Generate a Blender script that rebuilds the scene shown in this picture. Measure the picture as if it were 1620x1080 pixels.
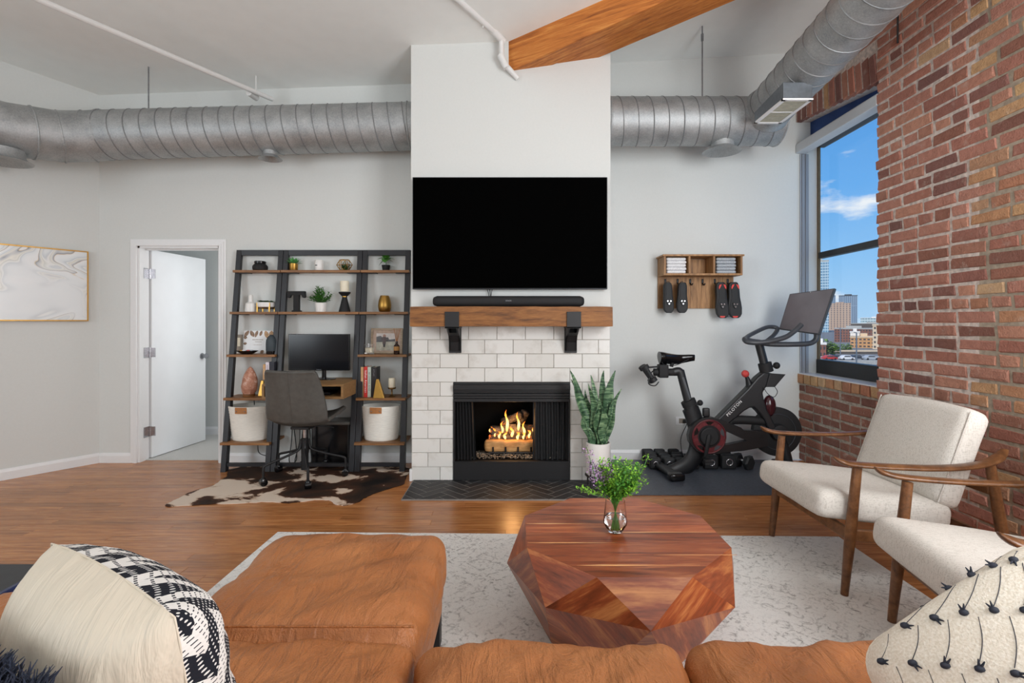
import bpy, bmesh, math, random
from mathutils import Vector, Matrix, noise
for o in list(bpy.data.objects): bpy.data.objects.remove(o)
S = bpy.context.scene; COL = S.collection
PI = math.pi; RAD = math.radians
random.seed(7)

# ------------------------------------------------------------------ camera
EYE, FPX = 1.32, 810.0
cam = bpy.data.cameras.new('camera'); cam.lens = 18.0; cam.sensor_width = 36.0
cam.shift_y = -29.0/1620.0; cam.clip_start = 0.02; cam.clip_end = 3000
camo = bpy.data.objects.new('camera', cam); COL.objects.link(camo)
camo.location = (0, 0, EYE); camo.rotation_euler = (PI/2, 0, 0); S.camera = camo
S.view_settings.view_transform = 'Standard'; S.view_settings.look = 'None'
S.view_settings.gamma = 1.0; S.view_settings.use_curve_mapping = False
S.view_settings.exposure = 0.0

def at(x, y, Y):
    """a point read off the photograph at a known distance"""
    return Vector(((x-810)*Y/FPX, Y, EYE-(y-511)*Y/FPX))
def onfloor(x, y, z=0.0):
    Y = (EYE-z)*FPX/(y-511); return Vector(((x-810)*Y/FPX, Y, z))

# ------------------------------------------------------------------ sky
w = bpy.data.worlds.new('sky'); S.world = w; w.use_nodes = True
nt = w.node_tree; nt.nodes.clear()
def wn(t, **k):
    n = nt.nodes.new(t)
    for a, b in k.items(): setattr(n, a, b)
    return n
tc = wn('ShaderNodeTexCoord'); sx = wn('ShaderNodeSeparateXYZ'); nt.links.new(tc.outputs['Generated'], sx.inputs[0])
ramp = wn('ShaderNodeValToRGB'); e = ramp.color_ramp.elements
e[0].position = 0.0; e[0].color = (.42, .68, .95, 1); e[1].position = 1.0; e[1].color = (.05, .18, .55, 1)
for p, c in ((.10, (.26, .56, .93, 1)), (.22, (.13, .42, .88, 1)), (.45, (.085, .29, .72, 1))):
    q = e.new(p); q.color = c
nt.links.new(sx.outputs[2], ramp.inputs[0])
# flat-bottomed clouds: project the direction on a layer overhead
dv = wn('ShaderNodeVectorMath', operation='MULTIPLY_ADD'); dv.inputs[1].default_value = (5.5, 5.5, 15.0); dv.inputs[2].default_value = (12.5, 4.4, 8.55)
nt.links.new(tc.outputs['Generated'], dv.inputs[0])
cn = wn('ShaderNodeTexNoise'); cn.inputs['Scale'].default_value = 1.0; cn.inputs['Detail'].default_value = 7; cn.inputs['Roughness'].default_value = .52
nt.links.new(dv.outputs[0], cn.inputs['Vector'])
cr = wn('ShaderNodeValToRGB'); cr.color_ramp.elements[0].position = .57; cr.color_ramp.elements[1].position = .66
nt.links.new(cn.outputs['Fac'], cr.inputs[0])
mx = wn('ShaderNodeMix', data_type='RGBA'); nt.links.new(cr.outputs[0], mx.inputs[0])
nt.links.new(ramp.outputs[0], mx.inputs[6]); mx.inputs[7].default_value = (.87, .92, .97, 1)
bg = wn('ShaderNodeBackground'); bg.inputs[1].default_value = 1.0; nt.links.new(mx.outputs[2], bg.inputs[0])
nt.links.new(bg.outputs[0], wn('ShaderNodeOutputWorld').inputs[0])

# ------------------------------------------------------------------ sun, daylight from the loft's other windows, and an added fill at left
def light(name, kind, loc, energy, color=(1, 1, 1), size=None, target=None, angle=None):
    l = bpy.data.lights.new(name, kind); l.energy = energy; l.color = color
    if size: l.shape = 'RECTANGLE'; l.size, l.size_y = size
    if angle is not None: l.angle = angle
    o = bpy.data.objects.new(name, l); COL.objects.link(o); o.location = loc
    o.rotation_euler = (Vector(target)-Vector(loc)).to_track_quat('-Z', 'Y').to_euler()
    return o
light('sun', 'SUN', (-30, -40, 60), 3.2, (1, .93, .82), target=(0, 0, 12), angle=RAD(.6))
light('daylight_window_right', 'AREA', (2.70, .45, 1.95), 168, (.925, .97, 1), (2.0, 2.3), (.2, 4.2, 1.9))
light('daylight_window_behind', 'AREA', (.6, -2.45, 2.15), 74, (.92, .975, 1), (5.0, 2.8), (.3, 3.5, 2.7))
light('fill_left', 'AREA', (-4.6, -.6, 2.0), 80, (.84, .93, 1), (1.8, 2.2), (.5, 3.4, 1.6))  # added fill lamp, no window on this side

# ------------------------------------------------------------------ mesh builder
class MB:
    def __init__(s): s.v = []; s.f = []
    def add(s, vs, fs, M=None):
        b = len(s.v)
        s.v += [(M @ Vector(p)) if M else Vector(p) for p in vs]
        s.f += [tuple(b+i for i in f) for f in fs]; return s
    def box(s, x0, x1, y0, y1, z0, z1, M=None):
        return s.add([(x0,y0,z0),(x1,y0,z0),(x1,y1,z0),(x0,y1,z0),(x0,y0,z1),(x1,y0,z1),(x1,y1,z1),(x0,y1,z1)],
                     [(0,3,2,1),(4,5,6,7),(0,1,5,4),(1,2,6,5),(2,3,7,6),(3,0,4,7)], M)
    def hexa(s, b, t, M=None):
        """b, t: bottom and top quads, counter-clockwise from above"""
        return s.add(list(b)+list(t), [(0,3,2,1),(4,5,6,7),(0,1,5,4),(1,2,6,5),(2,3,7,6),(3,0,4,7)], M)
    def prism(s, poly, d0, d1, ax='y', M=None):
        n = len(poly)
        if ax == 'y': mk = lambda p, d: (p[0], d, p[1])
        elif ax == 'x': mk = lambda p, d: (d, p[0], p[1])
        else: mk = lambda p, d: (p[0], p[1], d)
        vs = [mk(p, d0) for p in poly]+[mk(p, d1) for p in poly]
        fs = [tuple(range(n))[::-1], tuple(range(n, 2*n))]+[(i, (i+1) % n, n+(i+1) % n, n+i) for i in range(n)]
        return s.add(vs, fs, M)
    def tube(s, pts, r, n=10, cap=True, closed=False, flat=1.0, M=None, sw=1.0):
        pts = [Vector(p) for p in pts]; m = len(pts)
        rs = r if isinstance(r, (list, tuple)) else [r]*m
        T = []
        for i in range(m):
            a = pts[(i-1) % m] if (closed or i > 0) else pts[0]
            b = pts[(i+1) % m] if (closed or i < m-1) else pts[-1]
            T.append((b-a).normalized())
        u = Vector((0, 0, 1)) if abs(T[0].z) < .9 else Vector((1, 0, 0))
        vs = []
        for i in range(m):
            u = (u-T[i]*u.dot(T[i])).normalized(); wv = T[i].cross(u)
            for k in range(n):
                a = 2*PI*k/n; vs.append(pts[i]+(wv*math.cos(a)*sw+u*math.sin(a)*flat)*rs[i])
        fs = []
        for i in range(m if closed else m-1):
            j = (i+1) % m
            for k in range(n):
                l = (k+1) % n; fs.append((i*n+k, i*n+l, j*n+l, j*n+k))
        if cap and not closed:
            fs.append(tuple(range(n))[::-1]); fs.append(tuple((m-1)*n+k for k in range(n)))
        return s.add(vs, fs, M)
    def lathe(s, prof, n=24, c=(0, 0, 0), M=None, sy=1.0):
        vs = []; fs = []; m = len(prof)
        for r, z in prof:
            for k in range(n):
                a = 2*PI*k/n; vs.append((c[0]+r*math.cos(a), c[1]+r*sy*math.sin(a), c[2]+z))
        for i in range(m-1):
            for k in range(n):
                l = (k+1) % n; fs.append((i*n+k, i*n+l, (i+1)*n+l, (i+1)*n+k))
        if prof[0][0] > 1e-4: fs.append(tuple(range(n))[::-1])
        if prof[-1][0] > 1e-4: fs.append(tuple((m-1)*n+k for k in range(n)))
        return s.add(vs, fs, M)
    def grid(s, fn, nu, nv, M=None, cu=False):
        vs = [fn(i/nu, j/nv) for j in range(nv+1) for i in range(nu+(0 if cu else 1))]
        w_ = nu if cu else nu+1; fs = []
        for j in range(nv):
            for i in range(nu):
                a = j*w_+i; b = j*w_+(i+1) % w_
                fs.append((a, b, b+w_, a+w_))
        return s.add(vs, fs, M)
    def ell(s, c, r, nu=16, nv=10, M=None):
        c = Vector(c)
        prof = [(max(1e-5, math.sin(PI*j/nv)), -math.cos(PI*j/nv)) for j in range(nv+1)]
        return s.add([], []) if False else s.grid(lambda a, b: c+Vector((r[0]*math.sin(PI*b)*math.cos(2*PI*a), r[1]*math.sin(PI*b)*math.sin(2*PI*a), -r[2]*math.cos(PI*b))), nu, nv, M, cu=True)
    def rbox(s, x0, x1, y0, y1, z0, z1, r, n=10, fn=None, M=None, pw=None):
        """rounded box as a closed subdivided cube; fn(p, normal, uvw) may displace it"""
        c = Vector(((x0+x1)/2, (y0+y1)/2, (z0+z1)/2)); h = Vector(((x1-x0)/2, (y1-y0)/2, (z1-z0)/2))
        nn = n if isinstance(n, (list, tuple)) else (n, n, n)
        idx = {}; vs = []; fs = []
        def vid(i, j, k):
            key = (i, j, k)
            if key in idx: return idx[key]
            q = Vector((math.sin((2*i/nn[0]-1)*PI/2)*.35+(2*i/nn[0]-1)*.65, math.sin((2*j/nn[1]-1)*PI/2)*.35+(2*j/nn[1]-1)*.65, math.sin((2*k/nn[2]-1)*PI/2)*.35+(2*k/nn[2]-1)*.65))
            p = Vector((q[0]*h[0], q[1]*h[1], q[2]*h[2]))
            inn = Vector([max(-(h[a]-min(r, h[a])), min(h[a]-min(r, h[a]), p[a])) for a in range(3)])
            d = p-inn
            nrm = d.normalized() if d.length > 1e-9 else Vector((0, 0, 1))
            if d.length > 1e-9: p = inn+nrm*min(r, max(h))*1.0 if r <= min(h) else inn+Vector([nrm[a]*min(r, h[a]) for a in range(3)])
            p = p+c
            if fn: p = fn(p, nrm, q)
            idx[key] = len(vs); vs.append(p); return idx[key]
        A, B, C_ = nn
        for i in range(A):
            for j in range(B):
                fs.append((vid(i,j,0), vid(i,j+1,0), vid(i+1,j+1,0), vid(i+1,j,0)))
                fs.append((vid(i,j,C_), vid(i+1,j,C_), vid(i+1,j+1,C_), vid(i,j+1,C_)))
        for i in range(A):
            for k in range(C_):
                fs.append((vid(i,0,k), vid(i+1,0,k), vid(i+1,0,k+1), vid(i,0,k+1)))
                fs.append((vid(i,B,k), vid(i,B,k+1), vid(i+1,B,k+1), vid(i+1,B,k)))
        for j in range(B):
            for k in range(C_):
                fs.append((vid(0,j,k), vid(0,j,k+1), vid(0,j+1,k+1), vid(0,j+1,k)))
                fs.append((vid(A,j,k), vid(A,j+1,k), vid(A,j+1,k+1), vid(A,j,k+1)))
        return s.add(vs, fs, M)

W = {}          # world origin of every object made here
def _tag(o, label, cat, group, kind):
    if label: o['label'] = label
    if cat: o['category'] = cat
    if group: o['group'] = group
    if kind: o['kind'] = kind
def obj(name, mb, m, parent=None, label=None, cat=None, group=None, kind=None, smooth=None, bev=0, sub=0, local=False, seg=2):
    vs, fs = (mb.v, mb.f) if isinstance(mb, MB) else mb
    me = bpy.data.meshes.new(name)
    if parent is not None: org = Vector((0, 0, 0)) if local else W[parent.name]
    else:
        xs = [v[0] for v in vs]; ys = [v[1] for v in vs]; zs = [v[2] for v in vs]
        org = Vector(((min(xs)+max(xs))/2, (min(ys)+max(ys))/2, min(zs)))
    me.from_pydata([tuple(Vector(v)-org) for v in vs], [], fs); me.update()
    if m is not None: me.materials.append(m if not isinstance(m, str) else MT[m])
    bm = bmesh.new(); bm.from_mesh(me); bmesh.ops.recalc_face_normals(bm, faces=bm.faces); bm.to_mesh(me); bm.free()
    if smooth is not None:
        for p in me.polygons: p.use_smooth = True
        if smooth < 180: me.set_sharp_from_angle(angle=RAD(smooth))
    o = bpy.data.objects.new(name, me); COL.objects.link(o)
    if parent is not None: o.parent = parent; W[o.name] = org if not local else Vector((0, 0, 0))
    else: o.location = org; W[o.name] = org
    if bev:
        b = o.modifiers.new('bevel', 'BEVEL'); b.width = bev; b.segments = seg; b.limit_method = 'ANGLE'; b.angle_limit = RAD(40)
    if sub:
        b = o.modifiers.new('subsurf', 'SUBSURF'); b.levels = sub; b.render_levels = sub
    _tag(o, label, cat, group, kind); return o
def thing(name, label, cat, loc, rz=0, group=None, kind=None):
    o = bpy.data.objects.new(name, None); COL.objects.link(o); o.location = loc; o.rotation_euler = (0, 0, rz)
    o.empty_display_size = .05
    W[o.name] = Vector(loc); _tag(o, label, cat, group, kind); return o
def share(name, me, parent, loc, rot=(0, 0, 0), scale=(1, 1, 1), kind=None):
    o = bpy.data.objects.new(name, me); COL.objects.link(o); o.parent = parent
    o.location = Vector(loc)-W[parent.name]; o.rotation_euler = rot; o.scale = scale; W[o.name] = Vector(loc)
    if kind: o['kind'] = kind
    return o
def mesh_of(mb, m, name='piece', smooth=None):
    me = bpy.data.meshes.new(name); me.from_pydata([tuple(v) for v in mb.v], [], mb.f); me.update()
    bm = bmesh.new(); bm.from_mesh(me); bmesh.ops.recalc_face_normals(bm, faces=bm.faces); bm.to_mesh(me); bm.free()
    if smooth is not None:
        for p in me.polygons: p.use_smooth = True
        me.set_sharp_from_angle(angle=RAD(smooth))
    me.materials.append(MT[m] if isinstance(m, str) else m); return me
def copy_tree(o, loc=None, rz=None, label=None, parent=None):
    c = o.copy(); COL.objects.link(c)
    if parent is not None: c.parent = parent
    if loc is not None: c.location = loc; W[c.name] = Vector(loc)
    if rz is not None: c.rotation_euler = (0, 0, rz)
    if label: c['label'] = label
    for ch in list(o.children): copy_tree(ch, parent=c)
    return c
def text_mesh(txt, size, ext=.0008, align='CENTER', spacing=1.0):
    cu = bpy.data.curves.new('lettering', 'FONT'); cu.body = txt; cu.size = size; cu.extrude = ext; cu.align_x = align; cu.align_y = 'CENTER'; cu.space_character = spacing
    cu.resolution_u = 3
    t = bpy.data.objects.new('lettering', cu); COL.objects.link(t)
    dg = bpy.context.evaluated_depsgraph_get(); me = bpy.data.meshes.new_from_object(t.evaluated_get(dg))
    bpy.data.objects.remove(t); bpy.data.curves.remove(cu)
    mb = MB(); mb.v = [v.co.copy() for v in me.vertices]; mb.f = [tuple(p.vertices) for p in me.polygons]
    bpy.data.meshes.remove(me); return mb
def xform(mb, M):
    mb.v = [M @ Vector(v) for v in mb.v]; return mb
def frame(o, x, y, z):
    """matrix with the given axes and origin"""
    x, y, z = Vector(x).normalized(), Vector(y).normalized(), Vector(z).normalized()
    return Matrix(((x.x, y.x, z.x, o[0]), (x.y, y.y, z.y, o[1]), (x.z, y.z, z.z, o[2]), (0, 0, 0, 1)))
def smoothpath(pts, k=6, closed=False):
    pts = [Vector(p) for p in pts]; n = len(pts); out = []
    rng = range(n if closed else n-1)
    for i in rng:
        g = (lambda j: pts[j % n]) if closed else (lambda j: pts[max(0, min(n-1, j))])
        p0, p1, p2, p3 = g(i-1), g(i), g(i+1), g(i+2)
        for s_ in range(k):
            t = s_/k
            out.append(.5*((2*p1)+(p2-p0)*t+(2*p0-5*p1+4*p2-p3)*t*t+(-p0+3*p1-3*p2+p3)*t**3))
    if not closed: out.append(pts[-1])
    return out

# ------------------------------------------------------------------ materials
MT = {}
def lin(c):
    return tuple(((x/255)/12.92 if x/255 <= .04045 else ((x/255+.055)/1.055)**2.4) for x in c)+(1,)
class NM:
    """small node helper"""
    def __init__(s, name):
        s.m = bpy.data.materials.new(name); s.m.use_nodes = True; s.t = s.m.node_tree
        s.b = s.t.nodes['Principled BSDF']; MT[name] = s.m
        s.tc = None
    def n(s, t, **k):
        x = s.t.nodes.new(t)
        for a, b in k.items(): setattr(x, a, b)
        return x
    def l(s, a, b): s.t.links.new(a, b)
    def vec(s, scale=(1, 1, 1), rnd=True, src='Object', rot=(0, 0, 0)):
        tc = s.n('ShaderNodeTexCoord'); mp = s.n('ShaderNodeMapping')
        mp.inputs['Scale'].default_value = scale; mp.inputs['Rotation'].default_value = rot
        if rnd:
            oi = s.n('ShaderNodeObjectInfo'); ge = s.n('ShaderNodeNewGeometry')
            a = s.n('ShaderNodeMath', operation='ADD'); s.l(oi.outputs['Random'], a.inputs[0]); s.l(ge.outputs['Random Per Island'], a.inputs[1])
            f = s.n('ShaderNodeMath', operation='MULTIPLY'); s.l(a.outputs[0], f.inputs[0]); f.inputs[1].default_value = 41.0
            v = s.n('ShaderNodeVectorMath', operation='ADD'); s.l(tc.outputs[src], v.inputs[0]); s.l(f.outputs[0], v.inputs[1])
            s.l(v.outputs[0], mp.inputs[0])
        else: s.l(tc.outputs[src], mp.inputs[0])
        return mp.outputs[0]
    def rand(s):
        oi = s.n('ShaderNodeObjectInfo'); ge = s.n('ShaderNodeNewGeometry')
        a = s.n('ShaderNodeMath', operation='ADD'); s.l(oi.outputs['Random'], a.inputs[0]); s.l(ge.outputs['Random Per Island'], a.inputs[1])
        f = s.n('ShaderNodeMath', operation='FRACT'); s.l(a.outputs[0], f.inputs[0]); return f.outputs[0]
    def noise(s, v, scale=5, detail=4, rough=.5, dist=0):
        x = s.n('ShaderNodeTexNoise'); x.inputs['Scale'].default_value = scale; x.inputs['Detail'].default_value = detail
        x.inputs['Roughness'].default_value = rough; x.inputs['Distortion'].default_value = dist
        if v is not None: s.l(v, x.inputs['Vector'])
        return x.outputs['Fac']
    def ramp(s, f, stops, mode='LINEAR'):
        x = s.n('ShaderNodeValToRGB'); x.color_ramp.interpolation = mode; e = x.color_ramp.elements
        while len(e) > 1: e.remove(e[-1])
        for i, (p, c) in enumerate(stops):
            if len(c) == 3: c = lin(c)
            q = e[0] if i == 0 else e.new(p)
            q.position = p; q.color = c
        s.l(f, x.inputs[0]); return x.outputs[0]
    def mix(s, f, a, b, mode='MIX'):
        x = s.n('ShaderNodeMix', data_type='RGBA', blend_type=mode)
        for v, i in ((f, 0), (a, 6), (b, 7)):
            if isinstance(v, (int, float)): x.inputs[i].default_value = v
            elif isinstance(v, tuple): x.inputs[i].default_value = v if len(v) == 4 else lin(v)
            else: s.l(v, x.inputs[i])
        return x.outputs[2]
    def math(s, op, a, b=0.0):
        x = s.n('ShaderNodeMath', operation=op)
        for v, i in ((a, 0), (b, 1)):
            if isinstance(v, (int, float)): x.inputs[i].default_value = v
            else: s.l(v, x.inputs[i])
        return x.outputs[0]
    def bump(s, h, strength=.3, dist=.01):
        x = s.n('ShaderNodeBump'); x.inputs['Strength'].default_value = strength; x.inputs['Distance'].default_value = dist
        s.l(h, x.inputs['Height']); s.l(x.outputs[0], s.b.inputs['Normal'])
    def set(s, col=None, rough=None, metal=None, spec=None):
        for v, k in ((col, 'Base Color'), (rough, 'Roughness'), (metal, 'Metallic'), (spec, 'Specular IOR Level')):
            if v is None: continue
            if isinstance(v, tuple): s.b.inputs[k].default_value = v if len(v) == 4 else lin(v)
            elif isinstance(v, (int, float)): s.b.inputs[k].default_value = v
            else: s.l(v, s.b.inputs[k])
        return s
def plain(name, col, rough=.5, metal=0, spec=.5, var=.06, scale=30, bump=0, bd=.002, stretch=(1, 1, 1)):
    k = NM(name); v = k.vec(stretch); n = k.noise(v, scale, 4)
    c = lin(col)
    lo = tuple(max(0, x*(1-var*2)) for x in c[:3])+(1,); hi = tuple(min(1, x*(1+var*2)) for x in c[:3])+(1,)
    k.set(k.ramp(n, ((.3, lo), (.7, hi))), rough, metal, spec)
    if bump: k.bump(n, bump, bd)
    return k
def wood(name, dark, mid, lightc, rough=.4, stretch=(1.2, 14, 14), scale=3.0, vary=.35, coat=0, bump=.05, rot=(0, 0, 0)):
    k = NM(name); v = k.vec(stretch, rot=rot)
    n1 = k.noise(v, scale, 6, .6, .6); n2 = k.noise(v, scale*5, 3, .6)
    f = k.math('ADD', k.math('MULTIPLY', n1, .75), k.math('MULTIPLY', n2, .25))
    c = k.ramp(f, ((.3, dark), (.5, mid), (.7, lightc)))
    r = k.rand(); tint = k.ramp(r, ((0, (1-vary,)*3+(1,)), (1, (1+vary*.3,)*3+(1,))))
    k.set(k.mix(1.0, c, tint, 'MULTIPLY'), rough)
    if coat: k.b.inputs['Coat Weight'].default_value = coat; k.b.inputs['Coat Roughness'].default_value = .15
    if bump: k.bump(n2, bump, .002)
    return k

plain('wall_paint', (216, 218, 215), .62, var=.006, scale=60, bump=.03)
plain('ceiling_paint', (240, 242, 239), .75, var=.008, scale=8)
plain('white_trim', (234, 234, 234), .38, var=.005)
plain('door_white', (236, 238, 240), .42, var=.008, scale=6)
wood('floor_oak', (134, 80, 40), (180, 116, 64), (206, 146, 90), .27, (1.1, 16, 16), 3.2, .22, bump=.04)
plain('floor_gap', (52, 30, 18), .6)
plain('carpet', (196, 194, 190), .95, var=.08, scale=160, bump=.5, bd=.01)
wood('beam_wood', (136, 72, 24), (198, 118, 48), (226, 156, 78), .62, (.9, 15, 15), 2.6, .14, bump=.25)
wood('mantel_wood', (74, 42, 18), (138, 88, 42), (170, 116, 62), .6, (1.5, 12, 12), 2.6, .1, bump=.2)
wood('shelf_wood', (104, 70, 40), (142, 98, 58), (164, 120, 74), .5, (1.6, 18, 18), 3.4, .16)
wood('desk_wood', (122, 90, 54), (158, 120, 76), (178, 140, 92), .5, (1.6, 18, 18), 3.4, .1)
wood('rack_wood', (112, 78, 46), (164, 120, 76), (198, 152, 102), .55, (14, 14, 1.4), 2.6, .22)
wood('chair_wood', (70, 42, 22), (112, 72, 42), (140, 96, 60), .33, (3, 3, 3), 6, .12)
plain('black_metal', (24, 24, 26), .5, var=.05)
plain('rail_black', (32, 32, 36), .42, var=.06)
plain('black_gloss', (16, 16, 18), .18)
plain('black_matte', (19, 19, 21), .7, var=.05)
plain('black_rubber', (30, 31, 33), .62, var=.06, scale=200, bump=.15)
plain('tv_screen', (1, 1, 1), .75, spec=.02)
plain('tv_edge', (44, 46, 50), .4, .4)
plain('chrome', (200, 200, 204), .2, 1)
plain('steel', (150, 152, 156), .35, .9)
plain('white_ceramic', (236, 234, 230), .28, var=.01)
plain('white_plastic', (240, 240, 240), .4, var=.01)
plain('pipe_white', (226, 226, 224), .4, var=.01)
plain('candle_wax', (238, 228, 204), .55, var=.02)
plain('gold', (178, 138, 70), .34, .95, var=.04)
plain('brass_dark', (140, 108, 66), .36, .9, var=.05)
plain('leaf_green', (74, 132, 48), .5, var=.3, scale=14)
plain('leaf_light', (132, 186, 60), .5, var=.25, scale=14)
plain('leaf_dark', (48, 88, 42), .5, var=.3, scale=14)
plain('succulent_green', (96, 168, 96), .5, var=.2, scale=14)
plain('lilac', (172, 142, 178), .7, var=.2, scale=30)
plain('soil', (46, 36, 28), .95, var=.2)
plain('chair_leather', (84, 82, 78), .42, var=.07, scale=26, bump=.12)
plain('basket_rope', (244, 240, 230), .85, var=.05, scale=40, bump=.35, bd=.004, stretch=(.6, .6, 8))
plain('tan_leather', (178, 118, 66), .55, var=.06)
plain('screen_dark', (14, 15, 20), .16, spec=.4)
plain('cable_black', (20, 20, 22), .5)
plain('grout', (158, 148, 136), .9, var=.05)
plain('hearth_grout', (134, 132, 128), .9, var=.05)
plain('firebox_black', (14, 13, 12), .85, spec=.2)
plain('gravel', (120, 108, 94), .8, var=.35, scale=60)
plain('concrete', (176, 176, 172), .85, var=.06, scale=2)
plain('asphalt', (120, 122, 122), .9, var=.1, scale=.4)
plain('tree_green', (110, 142, 64), .8, var=.3, scale=2.2)
plain('red_plastic', (190, 64, 60), .4)
plain('red_shoe', (226, 60, 52), .4)
plain('blue_reveal', (44, 76, 136), .7, var=.1, scale=6)
plain('dark_frame', (22, 21, 20), .4)
plain('bronze_frame', (112, 92, 64), .45, .3)
plain('channel_grey', (158, 160, 164), .45, .3, var=.08, scale=4, stretch=(8, 8, .3))
plain('grille_beige', (176, 174, 156), .5)
plain('seam_metal', (136, 138, 139), .5, .5)
plain('duct_box', (120, 126, 132), .4, .7, var=.05)
plain('blind_white', (206, 210, 214), .45, var=.01)
plain('navy_edge', (26, 40, 84), .25)
plain('table_black', (50, 52, 54), .5)

k = NM('duct_metal'); v = k.vec((1, 1, 1), rnd=False); n1 = k.noise(v, 7, 5, .62); n2 = k.noise(v, 95, 3, .6)
f = k.math('ADD', k.math('MULTIPLY', n1, .55), k.math('MULTIPLY', n2, .45))
k.set(k.ramp(f, ((.3, (142, 146, 148)), (.7, (196, 198, 198)))), k.ramp(f, ((.3, (.50,)*3+(1,)), (.7, (.64,)*3+(1,)))), .72); k.bump(n1, .05, .01)

k = NM('glass'); k.set((255, 255, 255), .02); k.b.inputs['Transmission Weight'].default_value = 1; k.b.inputs['IOR'].default_value = 1.45
k = NM('water'); k.set((245, 250, 250), .0); k.b.inputs['Transmission Weight'].default_value = 1; k.b.inputs['IOR'].default_value = 1.33
# window pane: mostly clear with a faint reflection
k = NM('pane'); tr = k.n('ShaderNodeBsdfTransparent'); gl = k.n('ShaderNodeBsdfGlossy'); gl.inputs['Roughness'].default_value = .02
ms = k.n('ShaderNodeMixShader'); ms.inputs[0].default_value = .04; k.l(tr.outputs[0], ms.inputs[1]); k.l(gl.outputs[0], ms.inputs[2])
k.l(ms.outputs[0], k.t.nodes['Material Output'].inputs[0])

def brickmat(name, stops, whiten):
    k = NM(name); v = k.vec((1, 1, 1)); r = k.rand()
    c = k.ramp(r, stops, 'LINEAR')
    n = k.noise(v, 22, 5, .65); n2 = k.noise(v, 90, 3, .6); n3 = k.noise(v, 9, 4, .7)
    c = k.mix(k.ramp(n, ((.35, (0, 0, 0, 1)), (.75, (.75,)*3+(1,)))), c, k.mix(.45, c, (96, 56, 44)))
    c = k.mix(k.ramp(n3, ((.60, (0, 0, 0, 1)), (.80, (whiten,)*3+(1,)))), c, (206, 190, 176))
    c = k.mix(k.ramp(n2, ((.66, (0, 0, 0, 1)), (.74, (.7,)*3+(1,)))), c, (58, 40, 36))
    k.set(c, .9, spec=.15); k.bump(k.math('ADD', n, n2), .7, .008)
brickmat('brick_red', ((0, (176, 120, 104)), (.22, (196, 142, 124)), (.42, (184, 128, 112)), (.62, (206, 152, 128)), (.78, (164, 114, 102)), (.9, (132, 98, 92)), (1, (196, 132, 112))), .55)
brickmat('brick_tan', ((0, (202, 150, 114)), (.2, (216, 178, 132)), (.4, (190, 130, 104)), (.6, (222, 190, 148)), (.8, (178, 126, 104)), (1, (208, 156, 118))), .4)
brickmat('brick_dark', ((0, (148, 104, 90)), (.3, (172, 120, 102)), (.6, (136, 98, 88)), (.85, (182, 132, 112)), (1, (160, 110, 94))), .9)
plain('mortar_pale', (214, 200, 190), .95, var=.14, scale=36, bump=.6, bd=.008)
plain('mortar_grey', (172, 158, 140), .95, var=.10, scale=36, bump=.5, bd=.008)
plain('mortar_shade', (176, 164, 150), .95, var=.16, scale=30, bump=.6, bd=.008)

# tiles: pale glaze with stained edges
k = NM('tile_glaze'); v = k.vec(); n = k.noise(v, 9, 5, .6); r = k.rand()
c = k.ramp(r, ((0, (222, 220, 214)), (.5, (232, 230, 225)), (1, (214, 211, 204))))
c = k.mix(k.ramp(n, ((.52, (0, 0, 0, 1)), (.78, (.55,)*3+(1,)))), c, (186, 178, 166)); k.set(c, .32); k.bump(n, .08, .004)
k = NM('hearth_tile'); v = k.vec(); n = k.noise(v, 18, 5, .6); r = k.rand()
c = k.ramp(r, ((0, (30, 30, 32)), (1, (50, 49, 50)))); c = k.mix(k.ramp(n, ((.5, (0, 0, 0, 1)), (.8, (.4,)*3+(1,)))), c, (80, 78, 76)); k.set(c, .6); k.bump(n, .15, .003)
# ================================================================== the room
YB, YA, YC = 4.85, 4.97, 4.285           # back wall, alcove wall, chimney face
def clip_poly(poly, inside, cut):
    out = []
    for i in range(len(poly)):
        a, b = poly[i-1], poly[i]
        ia, ib = inside(a), inside(b)
        if ia != ib: out.append(cut(a, b))
        if ib: out.append(b)
    return out
def clip_rect(poly, x0, x1, y0, y1):
    for ax, lim, sgn in ((0, x0, 1), (0, x1, -1), (1, y0, 1), (1, y1, -1)):
        if not poly: return poly
        poly = clip_poly(poly, lambda p: (p[ax]-lim)*sgn >= 0,
                         lambda a, b: tuple(a[k]+(b[k]-a[k])*((lim-a[ax])/(b[ax]-a[ax])) for k in (0, 1)))
    return poly
def inset(poly, d):
    """shrink a convex polygon by d"""
    n = len(poly); area = sum(poly[i-1][0]*poly[i][1]-poly[i][0]*poly[i-1][1] for i in range(n))
    if area < 0: poly = poly[::-1]
    out = poly
    for i in range(n):
        a = Vector(poly[i-1]); b = Vector(poly[i]); t = b-a
        if t.length < 1e-6: continue
        t.normalize(); nrm = Vector((-t.y, t.x)); p0 = a+nrm*d
        f = lambda p: (Vector(p)-p0).dot(nrm)
        out = clip_poly(out, lambda p: f(p) >= 0, lambda p, q: tuple(Vector(p)+(Vector(q)-Vector(p))*(f(p)/(f(p)-f(q)))))
        if not out: return []
    cl = []
    for p in out:
        if not cl or (Vector(p)-Vector(cl[-1])).length > 1e-5: cl.append(p)
    return cl

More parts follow.
